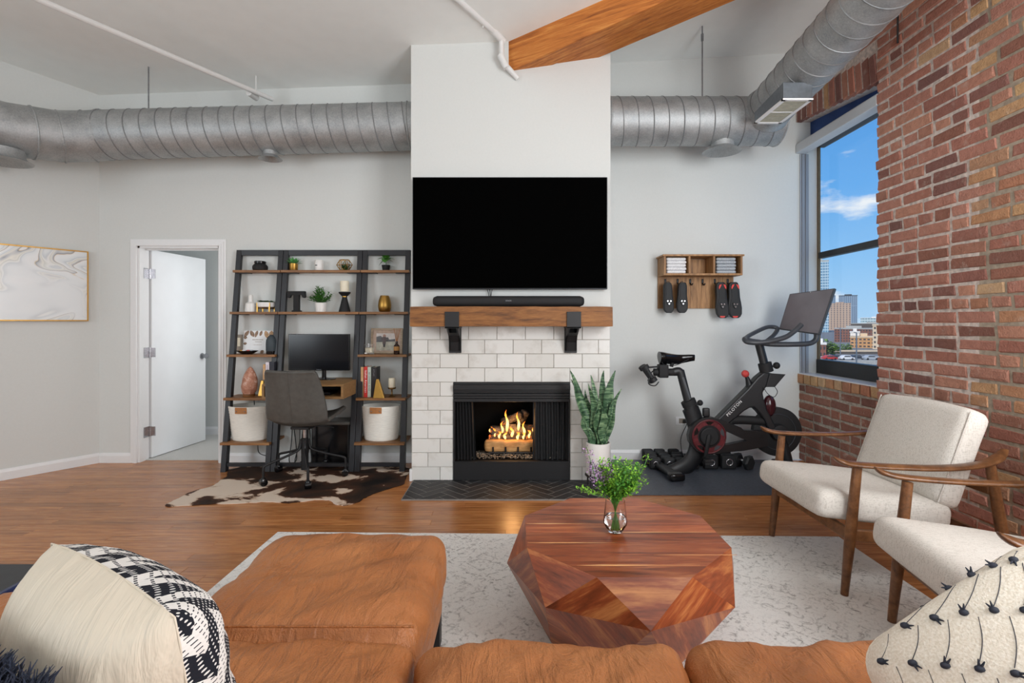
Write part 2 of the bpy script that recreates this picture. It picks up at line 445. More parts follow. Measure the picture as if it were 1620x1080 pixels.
# floor: strip oak boards on a sub-floor
fl = obj('floor', MB().box(-5.8, 3.2, -2.7, 4.93, -.08, -.019), 'floor_gap', kind='structure')
fl['label'] = 'polished reddish-brown strip oak floor running across the whole loft'
PW = .083; rng = random.Random(3); cache = {}
def plank_mesh(L):
    if L not in cache:
        c = .0012; b = MB()
        b.add([(0,0,-.018),(L,0,-.018),(L,PW-.001,-.018),(0,PW-.001,-.018),(0,0,-c),(L,0,-c),(L,PW-.001,-c),(0,PW-.001,-c),(c,c,0),(L-c,c,0),(L-c,PW-.001-c,0),(c,PW-.001-c,0)],
              [(3,2,1,0),(0,1,5,4),(1,2,6,5),(2,3,7,6),(3,0,4,7),(4,5,9,8),(5,6,10,9),(6,7,11,10),(7,4,8,11),(8,9,10,11)])
        cache[L] = (b, mesh_of(b, 'floor_oak', 'plank'))
    return cache[L]
far = MB(); y = 4.93-PW; row = 0; npl = 0
while y > -2.7:
    x = -5.75-rng.random()*.9
    while x < 3.1:
        L = rng.choice((.75, 1.0, 1.25, 1.5, 1.75)); b, me = plank_mesh(L)
        x1 = x+L
        seen = y > 2.28 and x1 > -y*1.02 and x < min(2.78, y)
        hid = (y < 3.1 and x > -1.4 and x1 < 1.9) or (x > -.8 and x1 < .8 and y > 3.85) or x1 < -4.6
        if seen and not hid and npl < 300:
            share('plank', me, fl, (x, y, 0)); npl += 1
        else:
            far.add([(p[0]+x, p[1]+y, p[2]) for p in b.v], b.f)
        x = x1+.0008
    y -= PW; row += 1
obj('plank_field', far, 'floor_oak', fl, kind='stuff')

# ceiling in two sloping sheets that meet above the timber beam
def zl(x, y): return 3.62+.036*x+.1*(4.85-y)
def zr(x, y): return 3.785+.058*x+.1*(4.97-y)
cb = MB()
for poly, zf in ((((-5.9,-2.8),(3.15,-2.8),(3.15,2.587),(-1.114,5.2),(-5.9,5.2)), zl), (((3.15,2.587),(3.15,5.2),(-1.114,5.2)), zr)):
    n = len(poly)
    cb.add([(p[0], p[1], zf(*p)) for p in poly]+[(p[0], p[1], zf(*p)+.4) for p in poly],
           [tuple(range(n)), tuple(range(n, 2*n))[::-1]]+[(i, (i+1) % n, n+(i+1) % n, n+i) for i in range(n)])
obj('ceiling', cb, 'ceiling_paint', kind='structure')

# plain painted walls
CX, CY = -3.91, 4.85; DX, DY = -.568, -.823; NX, NY = -.823, .568
wl = MB(); e_ = (CX+DX*3, CY+DY*3)
wl.prism([(CX, CY), (CX+NX*.1, CY+NY*.1+.06), (e_[0]+NX*.1, e_[1]+NY*.1), e_], 0, 4.3, 'z')
obj('wall_left', wl, 'wall_paint', kind='structure')
obj('wall_side', MB().box(-5.75, -5.6, -2.7, 2.5, 0, 4.5), 'wall_paint', kind='structure')
wr = MB().box(-5.7, 3.1, -2.75, -2.6, 0, .6).box(-5.7, 3.1, -2.75, -2.6, 3.4, 4.6)
for a, b in ((-5.7, -2.0), (3.0, 3.1)): wr.box(a, b, -2.75, -2.6, .6, 3.4)
wr.box(-2.0, 3.0, -2.82, -2.80, .6, 3.4)
obj('wall_rear', wr, 'wall_paint', kind='structure')
DL, DR, DT = -3.545, -2.765, 2.05
wb = MB().box(CX-.1, DL, YB, YB+.12, 0, 4.1).box(DR, -.84, YB, YB+.12, 0, 4.1).box(DL, DR, YB, YB+.12, DT, 4.1)
obj('wall_back', wb, 'wall_paint', kind='structure')
obj('wall_alcove', MB().box(.80, 2.985, YA, YA+.12, 0, 4.2), 'wall_paint', kind='structure')

# chimney breast
FX0, FX1, FZ = -.49, .484, .826
XC0, XC1 = -.845, .824
ch = thing('wall_chimney', None, None, (0, YC, 0), kind='structure')
ch['label'] = 'white chimney breast with glazed tile around the fireplace'
obj('breast', MB().box(XC0, XC1, YC, YA+.1, 1.30, 4.1).box(XC0+.006, XC1-.006, YC+.012, YA+.1, FZ, 1.30).box(XC0+.006, FX0, YC+.012, YA+.1, 0, FZ).box(FX1, XC1-.006, YC+.012, YA+.1, 0, FZ), 'wall_paint', ch)
obj('grout_bed', MB().box(XC0+.004, XC1-.004, YC+.006, YC+.0125, FZ, 1.30).box(XC0+.004, FX0, YC+.006, YC+.0125, 0, FZ).box(FX1, XC1-.004, YC+.006, YC+.0125, 0, FZ), 'grout', ch)
tcache = {}
def tile_mesh(wd, h, m, t=.011, c=.0025):
    key = (round(wd, 3), round(h, 3), m)
    if key not in tcache:
        b = MB().add([(0,t,0),(wd,t,0),(wd,t,h),(0,t,h),(0,c,0),(wd,c,0),(wd,c,h),(0,c,h),(c,0,c),(wd-c,0,c),(wd-c,0,h-c),(c,0,h-c)],
            [(0,1,2,3),(0,4,5,1),(1,5,6,2),(2,6,7,3),(3,7,4,0),(4,8,9,5),(5,9,10,6),(6,10,11,7),(7,11,8,4),(8,11,10,9)])
        tcache[key] = mesh_of(b, m, 'tile')
    return tcache[key]
rt = random.Random(5); G = .0035
for r in range(11):
    z1 = 1.300-r*.1182; z0 = z1-.1182
    e0 = -.8398 if r % 2 == 0 else -.9417
    xs = [e0+.2378*i for i in range(9)]
    for a, b in zip(xs, xs[1:]):
        a, b = max(a, XC0+.004), min(b, XC1-.004)
        if b-a < .02: continue
        for lo, hi in ([(a, b)] if z0 > FZ-.03 else [(a, min(b, FX0)), (max(a, FX1), b)]):
            if hi-lo < .018: continue
            share('tile', tile_mesh(hi-lo-G, z1-z0-G, 'tile_glaze'), ch, (lo+G/2, YC-.004+rt.uniform(-.0012, .0012), max(z0+G/2, .002)))

# herringbone hearth, flush with the boards
HX0, HX1, HY0, HY1 = -.825, .835, 3.81, YC+.01
he = obj('hearth', MB().box(HX0, HX1, HY0, HY1, -.002, .0092), 'hearth_grout', kind='structure')
he['label'] = 'dark slate herringbone hearth on the floor before the fireplace'
n_ = 3; wd = .078; ca = math.cos(PI/4)
def hb(px, py): return (px*ca-py*ca, px*ca+py*ca+3.2)
for r in range(-24, 30):
    for c in range(-26, 30):
        if (c-r) % (2*n_) == 0: q = [(c, r), (c+n_, r), (c+n_, r+1), (c, r+1)]
        elif (c-r) % (2*n_) == 2*n_-1: q = [(c, r), (c+1, r), (c+1, r+n_), (c, r+n_)]
        else: continue
        p = clip_rect([hb(a*wd, b*wd) for a, b in q], HX0+.003, HX1-.003, HY0+.003, HY1-.003)
        if len(p) < 3: continue
        p = inset(p, .0032)
        if len(p) < 3: continue
        ar = abs(sum(p[i-1][0]*p[i][1]-p[i][0]*p[i-1][1] for i in range(len(p))))/2
        if ar < .0006: continue
        obj('tile', MB().prism(p, .004, .0102, 'z'), 'hearth_tile', he)

# baseboards
def board(name, p, q, nrm, h=.092, t=.014):
    p, q, nrm = Vector(p), Vector(q), Vector(nrm)
    b = MB(); o_ = nrm*t; o2 = nrm*(t*.45)
    A, B = p, q
    b.add([A, B, B+o_, A+o_, A+Vector((0,0,h)), B+Vector((0,0,h)), B+o2+Vector((0,0,h)), A+o2+Vector((0,0,h)), B+o_+Vector((0,0,h*.72)), A+o_+Vector((0,0,h*.72))],
          [(0,1,5,4),(3,2,1,0),(3,9,8,2),(9,7,6,8),(7,4,5,6),(0,4,7,9,3),(1,2,8,6,5)])
    return obj(name, b, 'white_trim', kind='structure')
board('baseboard_left', (CX, CY, 0), (e_[0], e_[1], 0), (-NX, -NY, 0))
board('baseboard_back', (CX+.01, YB, 0), (DL-.062, YB, 0), (0, -1, 0))
board('baseboard_desk', (DR+.062, YB, 0), (XC0, YB, 0), (0, -1, 0))
board('baseboard_alcove', (XC1, YA, 0), (2.78, YA, 0), (0, -1, 0))
board('baseboard_chimney', (XC0, YC+.02, 0), (XC0, YB, 0), (-1, 0, 0))
obj('trim_1', MB().box(XC0-.012, XC0+.012, YC-.012, YC+.02, 0, .10), 'white_trim', kind='structure', bev=.003)

# ---- door with casing, leaf swung into the next room
dr = thing('door_1', None, None, ((DL+DR)/2, YB, 0), kind='structure')
dr['label'] = 'plain white door standing open beside the ladder shelves'
cs = MB(); wc = .062
for a, b, t in ((0, .018, .022), (.018, .040, .017), (.040, wc, .011)):
    cs.box(DL-b, DL-a, YB-t, YB, 0, DT+b).box(DR+a, DR+b, YB-t, YB, 0, DT+b).box(DL-a, DR+a, YB-t, YB, DT+a, DT+b)
obj('casing', cs, 'white_trim', dr)
obj('jamb', MB().box(DL, DL+.018, YB, YB+.125, 0, DT).box(DR-.018, DR, YB, YB+.125, 0, DT).box(DL, DR, YB, YB+.125, DT-.018, DT)
    .box(DR-.03, DR-.018, YB+.075, YB+.1, 0, DT-.018).box(DL+.018, DR-.018, YB+.075, YB+.1, DT-.03, DT-.018), 'white_trim', dr)
a0 = Vector((-3.507, 4.985, .012)); a1 = Vector((-3.435, 5.74, .012)); t_ = (a1-a0); L_ = t_.length; t_.normalize()
Md = frame(a0, t_, Vector((-t_.y, t_.x, 0)), (0, 0, 1))
lf = obj('leaf', MB().box(0, L_, 0, .036, 0, 2.022, Md), 'door_white', dr, bev=.002)
for s_ in (-1, 1):
    kb = MB(); Mk = Md @ Matrix.Translation((L_-.06, .018, .945)) @ Matrix.Rotation(s_*PI/2, 4, 'X')
    kb.lathe([(.032, .018), (.033, .022), (.030, .028), (.014, .032), (.012, .052), (.026, .060), (.030, .072), (.026, .084), (.0, .088)], 16, M=Mk)
    obj('knob', kb, 'steel', lf, smooth=40)
for z in (.27, 1.035, 1.80):
    hg = MB().box(DL+.019, DL+.0215, YB+.05, YB+.128, z-.05, z+.05).box(-3.512, -3.509, 4.985, 5.0, z-.05, z+.05)
    for k_ in range(5): hg.tube([(-3.518, 4.978, z-.05+k_*.02), (-3.518, 4.978, z-.031+k_*.02)], .0065, 10)
    hg.box(-3.512, -3.47, 4.979, 4.984, z-.045, z+.045)
    obj('hinge', hg, 'chrome', dr, smooth=40)
# next room
obj('floor_bedroom', MB().box(-4.4, -2.0, 4.931, 6.2, -.08, .006), 'carpet', kind='structure')
obj('wall_bedroom', MB().box(-4.4, -2.0, 6.05, 6.15, 0, 2.7).box(-4.4, -4.3, 4.97, 6.05, 0, 2.7).box(-2.1, -2.0, 4.97, 6.05, 0, 2.7), 'wall_paint', kind='structure')
obj('ceiling_bedroom', MB().box(-4.4, -2.0, 4.97, 6.15, 2.7, 2.76), 'ceiling_paint', kind='structure')
board('baseboard_bedroom', (-4.3, 6.05, .006), (-2.1, 6.05, .006), (0, -1, 0))
light('fill_bedroom', 'AREA', (-2.25, 5.5, 1.6), 9.5, (.95, .97, 1), (.8, 1.4), (-3.6, 5.5, 1.4))  # added fill lamp that brightens the next room and the door leaf

# ================================================================== brick wall with window
XW = 2.75; YJ = 3.86; ZS = .835
wr_ = thing('wall_right', None, None, (XW, 3.8, 0), kind='structure'); wr_['label'] = 'exposed old brick wall with an arched window opening'
def arch(y): 
    t = (y-3.80)/1.2; return 3.13+.155*t-.02*t*t
obj('mortar_bed', MB().box(XW+.0065, XW+.33, 3.02, YJ-.012, 0, 4.25), 'mortar_pale', wr_)
obj('mortar_bed', MB().box(XW+.0065, XW+.33, 1.55, 3.02, 0, 4.25), 'mortar_grey', wr_)
obj('mortar_bed', MB().box(XW+.0405, XW+.33, YJ-.012, YA, 0, ZS-.015), 'mortar_shade', wr_)
mb_ = MB(); N_ = 12
ys_ = [YJ-.012+(YA+.02-YJ+.012)*i/N_ for i in range(N_+1)]
for a, b in zip(ys_, ys_[1:]):
    mb_.hexa([(XW+.0065,a,arch(a)+.006),(XW+.2,a,arch(a)+.006),(XW+.2,b,arch(b)+.006),(XW+.0065,b,arch(b)+.006)],
             [(XW+.0065,a,4.25),(XW+.2,a,4.25),(XW+.2,b,4.25),(XW+.0065,b,4.25)])
obj('mortar_bed', mb_, 'mortar_pale', wr_)
obj('wall_plain', MB().box(XW+.05, XW+.33, -2.6, -.5, 0, 4.5).box(XW+.05, XW+.33, -.5, 1.55, 0, .7).box(XW+.05, XW+.33, -.5, 1.55, 3.2, 4.5).box(XW+.32, XW+.33, -.5, 1.55, .7, 3.2), 'brick_red', wr_)
rb = random.Random(11)
def brick_mb(L, h, j=.0065):
    f = lambda: rb.uniform(-j, j); c = .005
    fr = [(0, c+f(), c+f()), (0, L-c+f(), c+f()), (0, L-c+f(), h-c+f()), (0, c+f(), h-c+f())]
    rg = [(.005, f(), f()), (.005, L+f(), f()), (.005, L+f(), h+f()), (.005, f(), h+f())]
    bk = [(.045, 0, 0), (.045, L, 0), (.045, L, h), (.045, 0, h)]
    return MB().add(fr+rg+bk, [(3,2,1,0),(0,1,5,4),(1,2,6,5),(2,3,7,6),(3,0,4,7),(4,5,9,8),(5,6,10,9),(6,7,11,10),(7,4,8,11),(8,9,10,11)])
BH = .063; CP = .0825; BL = .239; HD = .110
BM = {}
for m in ('brick_red', 'brick_tan', 'brick_dark'):
    for kind, L in (('s', BL), ('h', HD), ('q', .165)):
        BM[m, kind] = []
        for _ in range(4):
            b = brick_mb(L, BH); BM[m, kind].append((b, mesh_of(b, m, 'brick')))
stuff = {'brick_red': MB(), 'brick_tan': MB(), 'brick_dark': MB()}; nb = 0
def lay(kind, m, y, z, x, sep=True):
    global nb
    b, me = rb.choice(BM[m, kind]); dx = rb.uniform(-.004, .004); dz = rb.uniform(-.002, .002)
    if sep and nb < 299: share('brick', me, wr_, (x+dx, y, z+dz)); nb += 1
    else: stuff[m].add([(p[0]+x+dx, p[1]+y, p[2]+z+dz) for p in b.v], b.f)
LEN = {'s': BL, 'h': HD, 'q': .165}
# spandrel below the window
for r in range(9):
    z = .004+r*CP; y = YJ-.01-(.13 if r % 2 else .0); 
    if y < YJ-.02: y = YJ-.01; first = 'h'
    else: first = 's'
    k_ = first
    while y < YA-.03:
        L = LEN[k_]
        if y+L > YA+.05: k_ = 'h'; L = HD
        lay(k_, 'brick_dark', y, z, XW+.035); y += L+.017; k_ = rb.choice('ssssh')
for i in range(10):                                             # sill course of headers
    y = YJ+.004+i*.1135
    b = brick_mb(.094, .082); share('brick', mesh_of(b, 'brick_tan', 'brick'), wr_, (XW+.022+rb.uniform(-.003, .003), y, ZS-.088)); nb += 1
# arch ring of bricks on end
ya = YJ-.004; 
while ya < YA-.05:
    b = brick_mb(.068, .225, .005); zz = arch(ya+.034)
    share('brick', mesh_of(b, 'brick_red' if rb.random() < .75 else 'brick_tan', 'brick'), wr_, (XW+rb.uniform(-.004, .004), ya, zz), (RAD(-7+7*(ya-YJ)), 0, 0)); nb += 1
    ya += .0855
# pier
for r in range(50):
    z = .004+r*CP; y = YJ-rb.uniform(-.008, .006); first = True
    head = r % 7 == 3
    while y > 1.55:
        k_ = 'h' if head else rb.choice('sssssshq')
        if first and not head: k_ = ('s', 'h')[r % 2] if rb.random() < .85 else 'q'
        first = False; L = LEN[k_]; y -= L
        mid = y+L/2
        m = 'brick_red' if mid > 3.02 else ('brick_tan' if rb.random() < .55 else 'brick_red')
        if rb.random() < .06: m = 'brick_dark'
        if mid > 3.02 and z > 2.9 and rb.random() < .18: m = 'brick_tan'
        hidden = z < .22 or (z < .85 and mid < 3.4) or z > 3.95
        lay(k_, m, y, z, XW, sep=(y+L > 2.70 and not hidden)); y -= .021+rb.uniform(-.002, .003)
for r in range(11):                                             # courses over the arch
    z = 3.30+r*CP; y = YJ+(.12 if r % 2 else 0)
    while y < YA-.05:
        if z > arch(y+BL)+.222: lay('s', 'brick_red', y, z, XW, sep=(r < 5))
        elif z > arch(y+HD)+.222: lay('h', 'brick_red', y, z, XW, sep=(r < 5))
        y += BL+.018
for m, b in stuff.items():
    if b.v: obj('brick_field', b, m, wr_, kind='stuff')

# window in the opening
wn_ = thing('window_1', None, None, (XW+.3, 4.4, ZS), kind='structure'); wn_['label'] = 'tall black-framed sash window in the brick opening'
XG = 2.972
obj('frame_bar', MB().box(XG-.02, XG+.06, 3.5, YA, ZS-.01, .972), 'dark_frame', wn_, bev=.004)
obj('frame_bar', MB().box(XG-.01, XG+.05, 3.5, YA, 1.945, 2.002), 'dark_frame', wn_, bev=.004)
obj('frame_bar', MB().box(XG-.03, XG+.06, 3.5, YA, 3.02, 3.16).box(XG-.045, XG-.03, 3.5, YA, 3.09, 3.16), 'dark_frame', wn_, bev=.004)
obj('frame_bar', MB().box(XG-.012, XG+.012, YA-.02, YA, .97, 3.02), 'bronze_frame', wn_, bev=.002)
obj('pane', MB().box(XG+.018, XG+.022, 3.5, YA-.03, .97, 1.95), 'pane', wn_)
obj('pane', MB().box(XG+.003, XG+.007, 3.5, YA-.03, 2.0, 3.03), 'pane', wn_)
obj('sill', MB().box(XW+.024, XG, YJ-.0, YA, ZS-.005, ZS+.004), 'white_trim', wn_)
obj('head_board', MB().box(XG-.075, XG-.055, 3.7, YA, 3.10, 3.42), 'blue_reveal', wn_)
obj('frame_pier', MB().box(XG-.02, XG+.06, 3.4, 3.52, ZS, 3.2), 'dark_frame', wn_)
# roller blind: cassette and side channel
rbd = thing('roller_blind', 'slim white roller blind cassette with grey side channel over the window', 'blind', (XW+.04, 4.4, 2.96))
obj('cassette', MB().prism([(XW, 2.965), (XW+.09, 2.955), (XW+.09, 3.06), (XW+.015, 3.06), (XW, 3.045)], YJ+.005, YA-.003, 'y'), 'blind_white', rbd, bev=.004)
chn = MB()
for i in range(5): chn.box(XW+.04+i*.0172, XW+.0545+i*.0172, YA-.012-.006*(i % 2), YA-.001, ZS+.004, 2.955)
obj('side_channel', chn, 'channel_grey', rbd)
# ================================================================== overhead: beam, ducts, pipes
bd = thing('timber_beam', 'heavy orange-stained timber beam running diagonally under the ceiling', 'beam', (.4, 4.28, 3.4))
bx, by = .85, -.527
def bpt(u, s): return (-.02+s+bx*u, 4.28+by*u)         # u along, s shift in x at the chimney
def zb(x): return 3.431+.143*x
for s0, s1 in ((0, .386), (.392, .775)):
    u0, u1 = -1.32, 3.1; q = [bpt(u0, s0), bpt(u1, s0), bpt(u1, s1), bpt(u0, s1)]
    dz = .0 if s0 == 0 else .008
    m = MB().hexa([(x, y, zb(x)+dz) for x, y in q][::-1], [(x, y, zb(x)+.34) for x, y in q][::-1])
    M_ = frame((.4, 4.0, 3.5), (bx, by, 0), (-by, bx, 0), (0, 0, 1)); Mi_ = M_.inverted(); m.v = [Mi_ @ v for v in m.v]
    o = obj('timber', m, 'beam_wood', bd, bev=.012, local=True); o.matrix_local = Matrix.Translation(-W[bd.name]) @ M_

def helix(a, b, R, pitch, r=.0042, n=5, ph=0):
    a, b = Vector(a), Vector(b); t = (b-a).normalized(); L = (b-a).length
    u = t.orthogonal().normalized(); v = t.cross(u); turns = L/pitch; k = int(turns*28)
    return MB().tube([a+t*(L*i/k)+(u*math.cos(2*PI*turns*i/k+ph)+v*math.sin(2*PI*turns*i/k+ph))*R for i in range(k+1)], r, n)
def ring(c, t, R, r=.008, n=40):
    c, t = Vector(c), Vector(t).normalized(); u = t.orthogonal().normalized(); v = t.cross(u)
    return MB().tube([c+(u*math.cos(2*PI*i/n)+v*math.sin(2*PI*i/n))*R for i in range(n)], r, 6, closed=True)
def diffuser(parent, c, r0, r1, h):
    obj('diffuser', MB().lathe([(r0*.92, .03), (r0, .03), (r0, -h*.35), (r1*.86, -h*.8), (r1, -h), (r1*.94, -h*1.02), (r0*.8, -h*.3)], 32, c), 'duct_metal', parent, smooth=40)
R = .205
DA, DB = Vector((-.80, 4.6, 3.09)), Vector((-3.52, 4.43, 2.945))
d1 = thing('spiral_duct', 'long galvanized spiral duct bending at the left wall', 'duct', DB)
obj('run', MB().tube([DA, DB], R, 48), 'duct_metal', d1, smooth=40)
obj('spiral_seam', helix(DA, DB, R, .128, .0055), 'seam_metal', d1, smooth=60)
DC = Vector((-3.74, 4.33, 2.885)); DD = Vector((-3.97, 4.02, 2.84)); DE = Vector((-4.75, 2.88, 2.84))
obj('elbow_gore', MB().tube([DB, DB+(DC-DB)*.45], R*1.004, 48), 'duct_metal', d1, smooth=40)
obj('elbow_gore', MB().tube([DB+(DC-DB)*.45, DC+(DD-DC)*.15], R*1.008, 48), 'duct_metal', d1, smooth=40)
obj('elbow_gore', MB().tube([DC+(DD-DC)*.15, DC+(DD-DC)*.62], R*1.004, 48), 'duct_metal', d1, smooth=40)
obj('run', MB().tube([DC+(DD-DC)*.62, DD, DE], R, 48), 'duct_metal', d1, smooth=40)
for c, t in ((DB, DB-DA), (DB+(DC-DB)*.45, DC-DB+(DB-DA).normalized()*.1), (DC+(DD-DC)*.15, DD-DC+(DC-DB)), (DC+(DD-DC)*.62, DD-DC), (DD+(DE-DD)*.10, DE-DD), (DA+(DB-DA)*.045, DB-DA)):
    obj('joint_band', ring(c, t, R*1.012, .007), 'duct_metal', d1, smooth=60)
diffuser(d1, (-2.125, 4.50, 2.815), .06, .10, .055)
diffuser(d1, (-3.98, 3.98, 2.64), .15, .20, .06)
obj('hanger_rod', MB().tube([(-3.16, 4.452, 3.15), (-3.16, 4.452, 3.56)], .006, 8), 'steel', d1)

EA, EB = Vector((.80, 4.5, 3.09)), Vector((2.33, 4.5, 3.09))
d2 = thing('spiral_duct', 'galvanized spiral duct from the chimney with a branch along the window', 'duct', (1.5, 4.5, 2.88))
obj('run', MB().tube([EA, EB], R, 48), 'duct_metal', d2, smooth=40)
obj('spiral_seam', helix(EA, EB, R, .128, .0055, ph=2), 'seam_metal', d2, smooth=60)
obj('joint_band', ring(EB, EB-EA, R, .008), 'duct_metal', d2, smooth=60)
obj('joint_band', ring(EA+Vector((.04, 0, 0)), EB-EA, R*1.01, .008), 'duct_metal', d2, smooth=60)
BA, BB = Vector((2.17, 4.5, 3.11)), Vector((2.19, 1.7, 3.47)); RB = .183
obj('branch', MB().tube([BA, BB], RB, 48), 'duct_metal', d2, smooth=40)
obj('spiral_seam', helix(BA+(BB-BA)*.05, BB, RB, .128, .0055, ph=1), 'seam_metal', d2, smooth=60)
obj('saddle', MB().tube([BA+(BB-BA)*.055, BA+(BB-BA)*.078], [RB*1.10, RB*1.01], 48), 'duct_metal', d2, smooth=40)
diffuser(d2, (1.845, 4.5, 2.888), .10, .165, .062)
rgx = thing('air_register', 'beige air register in a grey metal box below the branch duct', 'register', (2.05, 3.9, 2.93))
bx0, bx1, by0, by1, bz = 1.95, 2.16, 3.68, 4.12, 2.935
obj('box', MB().hexa([(bx0,by0,bz),(bx1,by0,bz),(bx1,by1,bz),(bx0,by1,bz)], [(bx0,by0,bz+.115),(bx1,by0,bz+.115),(bx1,by1,bz+.08),(bx0,by1,bz+.08)]), 'duct_box', rgx, bev=.002)
obj('face_frame', MB().box(bx0-.004, bx1+.004, by0-.004, by0+.022, bz-.012, bz).box(bx0-.004, bx1+.004, by1-.022, by1+.004, bz-.012, bz).box(bx0-.004, bx0+.022, by0, by1, bz-.012, bz).box(bx1-.022, bx1+.004, by0, by1, bz-.012, bz).box(bx0, bx1, 3.895, 3.905, bz-.011, bz), 'white_plastic', rgx)
gr = MB()
for i in range(26): gr.box(bx0+.022, bx1-.022, by0+.024+i*.0152, by0+.032+i*.0152, bz-.008, bz-.002)
obj('grille', gr, 'grille_beige', rgx)
hr = thing('hanger_rod', 'thin steel hanger rod above the duct right of the chimney', 'rod', (1.672, 4.5, 3.29))
obj('rod', MB().tube([(1.672, 4.5, 3.29), (1.672, 4.5, 3.93)], .006, 8), 'steel', hr); obj('coupling', MB().tube([(1.672, 4.5, 3.80), (1.672, 4.5, 3.86)], .012, 8), 'steel', hr)

s1 = thing('sprinkler_pipe', 'straight white sprinkler pipe under the ceiling above the door', 'pipe', (-2.6, 4.0, 3.37))
obj('pipe', MB().tube([at(20, -18, 3.16), at(431, 157, 4.7)], .0205, 16), 'pipe_white', s1, smooth=40)
p = at(405, 143, 4.6); obj('clamp', MB().tube([p+Vector((0, 0, -.03)), p+Vector((.0, 0, .13))], .006, 8).tube([p+Vector((-.02, .05, -.045)), p+Vector((-.035, -.06, -.045))], .028, 12), 'pipe_white', s1, smooth=40)
s2 = thing('sprinkler_pipe', 'white sprinkler pipe bending down the chimney beside the beam', 'pipe', (-.1, 4.2, 3.4))
pp = [at(700, -22, 3.63), at(783, 51, 4.16), at(793, 62, 4.215), at(794, 92, 4.215), at(799, 102, 4.22), at(819, 124, 4.272)]
obj('pipe', MB().tube(pp, .0215, 16), 'pipe_white', s2, smooth=60)
for a, b in ((pp[1], pp[2]), (pp[3], pp[4])):
    d = (b-a).normalized(); obj('elbow', MB().tube([a-d*.03, a, b, b+d*.03], .028, 16), 'pipe_white', s2, smooth=60)
q_ = at(764, 40, 4.05); obj('clamp', MB().tube([q_+Vector((0, 0, -.02)), q_+Vector((.012, 0, .15))], .005, 8), 'pipe_white', s2)

# ================================================================== chimney: television, sound bar, mantel
tv = thing('television', 'large flat black television mounted on the chimney', 'television', (0, 4.2, 1.596))
a, b = at(652.5, 280, 4.215), at(961, 457.5, 4.215)
obj('case', MB().box(a.x, b.x, 4.215, 4.255, b.z, a.z), 'tv_edge', tv, bev=.004)
obj('screen', MB().box(a.x+.006, b.x-.006, 4.2135, 4.216, b.z+.009, a.z-.006), 'tv_screen', tv)
obj('wall_mount', MB().box(-.3, .3, 4.25, 4.284, 1.85, 2.25), 'black_metal', tv)
cbl = MB()
for x0, x1 in ((770, 775), (774, 777), (779, 776)): cbl.tube([at(x0, 456, 4.262), at((x0+x1)/2, 463, 4.258), at(x1, 472, 4.262)], .003, 6)
obj('cable', cbl, 'cable_black', tv)
a, b = at(684.5, 468, 4.12), at(924.5, 484.5, 4.12)
sb = thing('sound_bar', 'long black sound bar lying on the wooden mantel', 'speaker', (0, 4.15, 1.452))
obj('body', MB().rbox(a.x, b.x, 4.09, 4.19, 1.4535, 1.539, .035, (24, 6, 6)), 'black_matte', sb, smooth=60)
t = text_mesh('SONOS', .014, .0005); xform(t, frame(((a.x+b.x)/2, 4.0895, 1.499), (1, 0, 0), (0, 0, 1), (0, -1, 0))); obj('lettering', t, 'steel', sb)
mn = thing('mantel', 'rough brown wooden mantel beam on black steel brackets', 'mantel', (0, 4.15, 1.0))
a, b = at(648, 486, 4.05), at(970, 516.5, 4.05); rm = random.Random(4)
def mfn(p, n, q): return p+n*noise.noise(p*6)*.004
obj('beam', MB().rbox(a.x, b.x, 4.05, YC-.009, b.z, 1.452, .006, (40, 8, 6), mfn), 'mantel_wood', mn, smooth=50)
for x in (715, 908):
    c = at(x, 500, 4.04).x; hw = .056
    bk = MB().box(c-hw, c+hw, 4.036, 4.048, b.z-.012, b.z+.118)                     # front plate
    bk.box(c-hw, c+hw, 4.036, 4.27, b.z-.014, b.z-.001)                             # under the beam
    bk.box(c-hw*.92, c+hw*.92, 4.262, 4.278, b.z-.22, b.z-.014)                     # wall plate
    cor = [(4.045, b.z-.014), (4.262, b.z-.014), (4.262, b.z-.2), (4.235, b.z-.2), (4.215, b.z-.13), (4.17, b.z-.075), (4.10, b.z-.045)]
    for o_ in (-.8, .55): bk.prism(cor, c+hw*o_, c+hw*(o_+.25), 'x')
    bk.prism([(4.12, b.z-.05), (4.17, b.z-.075), (4.215, b.z-.13), (4.235, b.z-.2), (4.262, b.z-.2), (4.25, b.z-.1)], c-hw*.8, c+hw*.8, 'x')
    obj('bracket', bk, 'black_metal', mn, bev=.0015)

# ================================================================== fireplace
fp = thing('fireplace', 'black gas fireplace with burning logs behind mesh curtains', 'fireplace', (0, YC, 0))
F0, F1 = FX0+.001, FX1-.001
hood = MB()
for z0, z1, yo in ((.805, .826, .012), (.765, .806, .045), (.748, .766, .03), (.735, .749, .018), (.715, .733, .030), (.692, .713, .016), (.664, .690, .022)):
    hood.box(F0, F1, YC-yo, YC+.05, z0, z1)
hood.prism([(YC-.045, .766), (YC-.012, .806), (YC+.02, .806), (YC+.02, .766)], F0, F1, 'x')
obj('hood', hood, 'black_metal', fp, bev=.003)
obj('base_panel', MB().box(F0, F1, YC-.018, YC+.05, .012, .160).box(F0, F1, YC-.024, YC+.03, .158, .168), 'black_metal', fp, bev=.002)
obj('side_post', MB().box(F0, F0+.012, YC-.018, YC+.03, .16, .67), 'black_metal', fp); obj('side_post', MB().box(F1-.012, F1, YC-.018, YC+.03, .16, .67), 'black_metal', fp)
fb = MB().box(F0, F1, YC+.03, 4.86, .13, .160).box(F0, F1, YC+.03, 4.86, .68, .72).box(F0, F0+.01, YC+.03, 4.86, .16, .7).box(F1-.01, F1, YC+.03, 4.86, .16, .7).box(F0, F1, 4.84, 4.86, .16, .7)
fb.box(F0+.01, F0+.06, 4.60, 4.84, .16, .68).box(F1-.06, F1-.01, 4.60, 4.84, .16, .68)
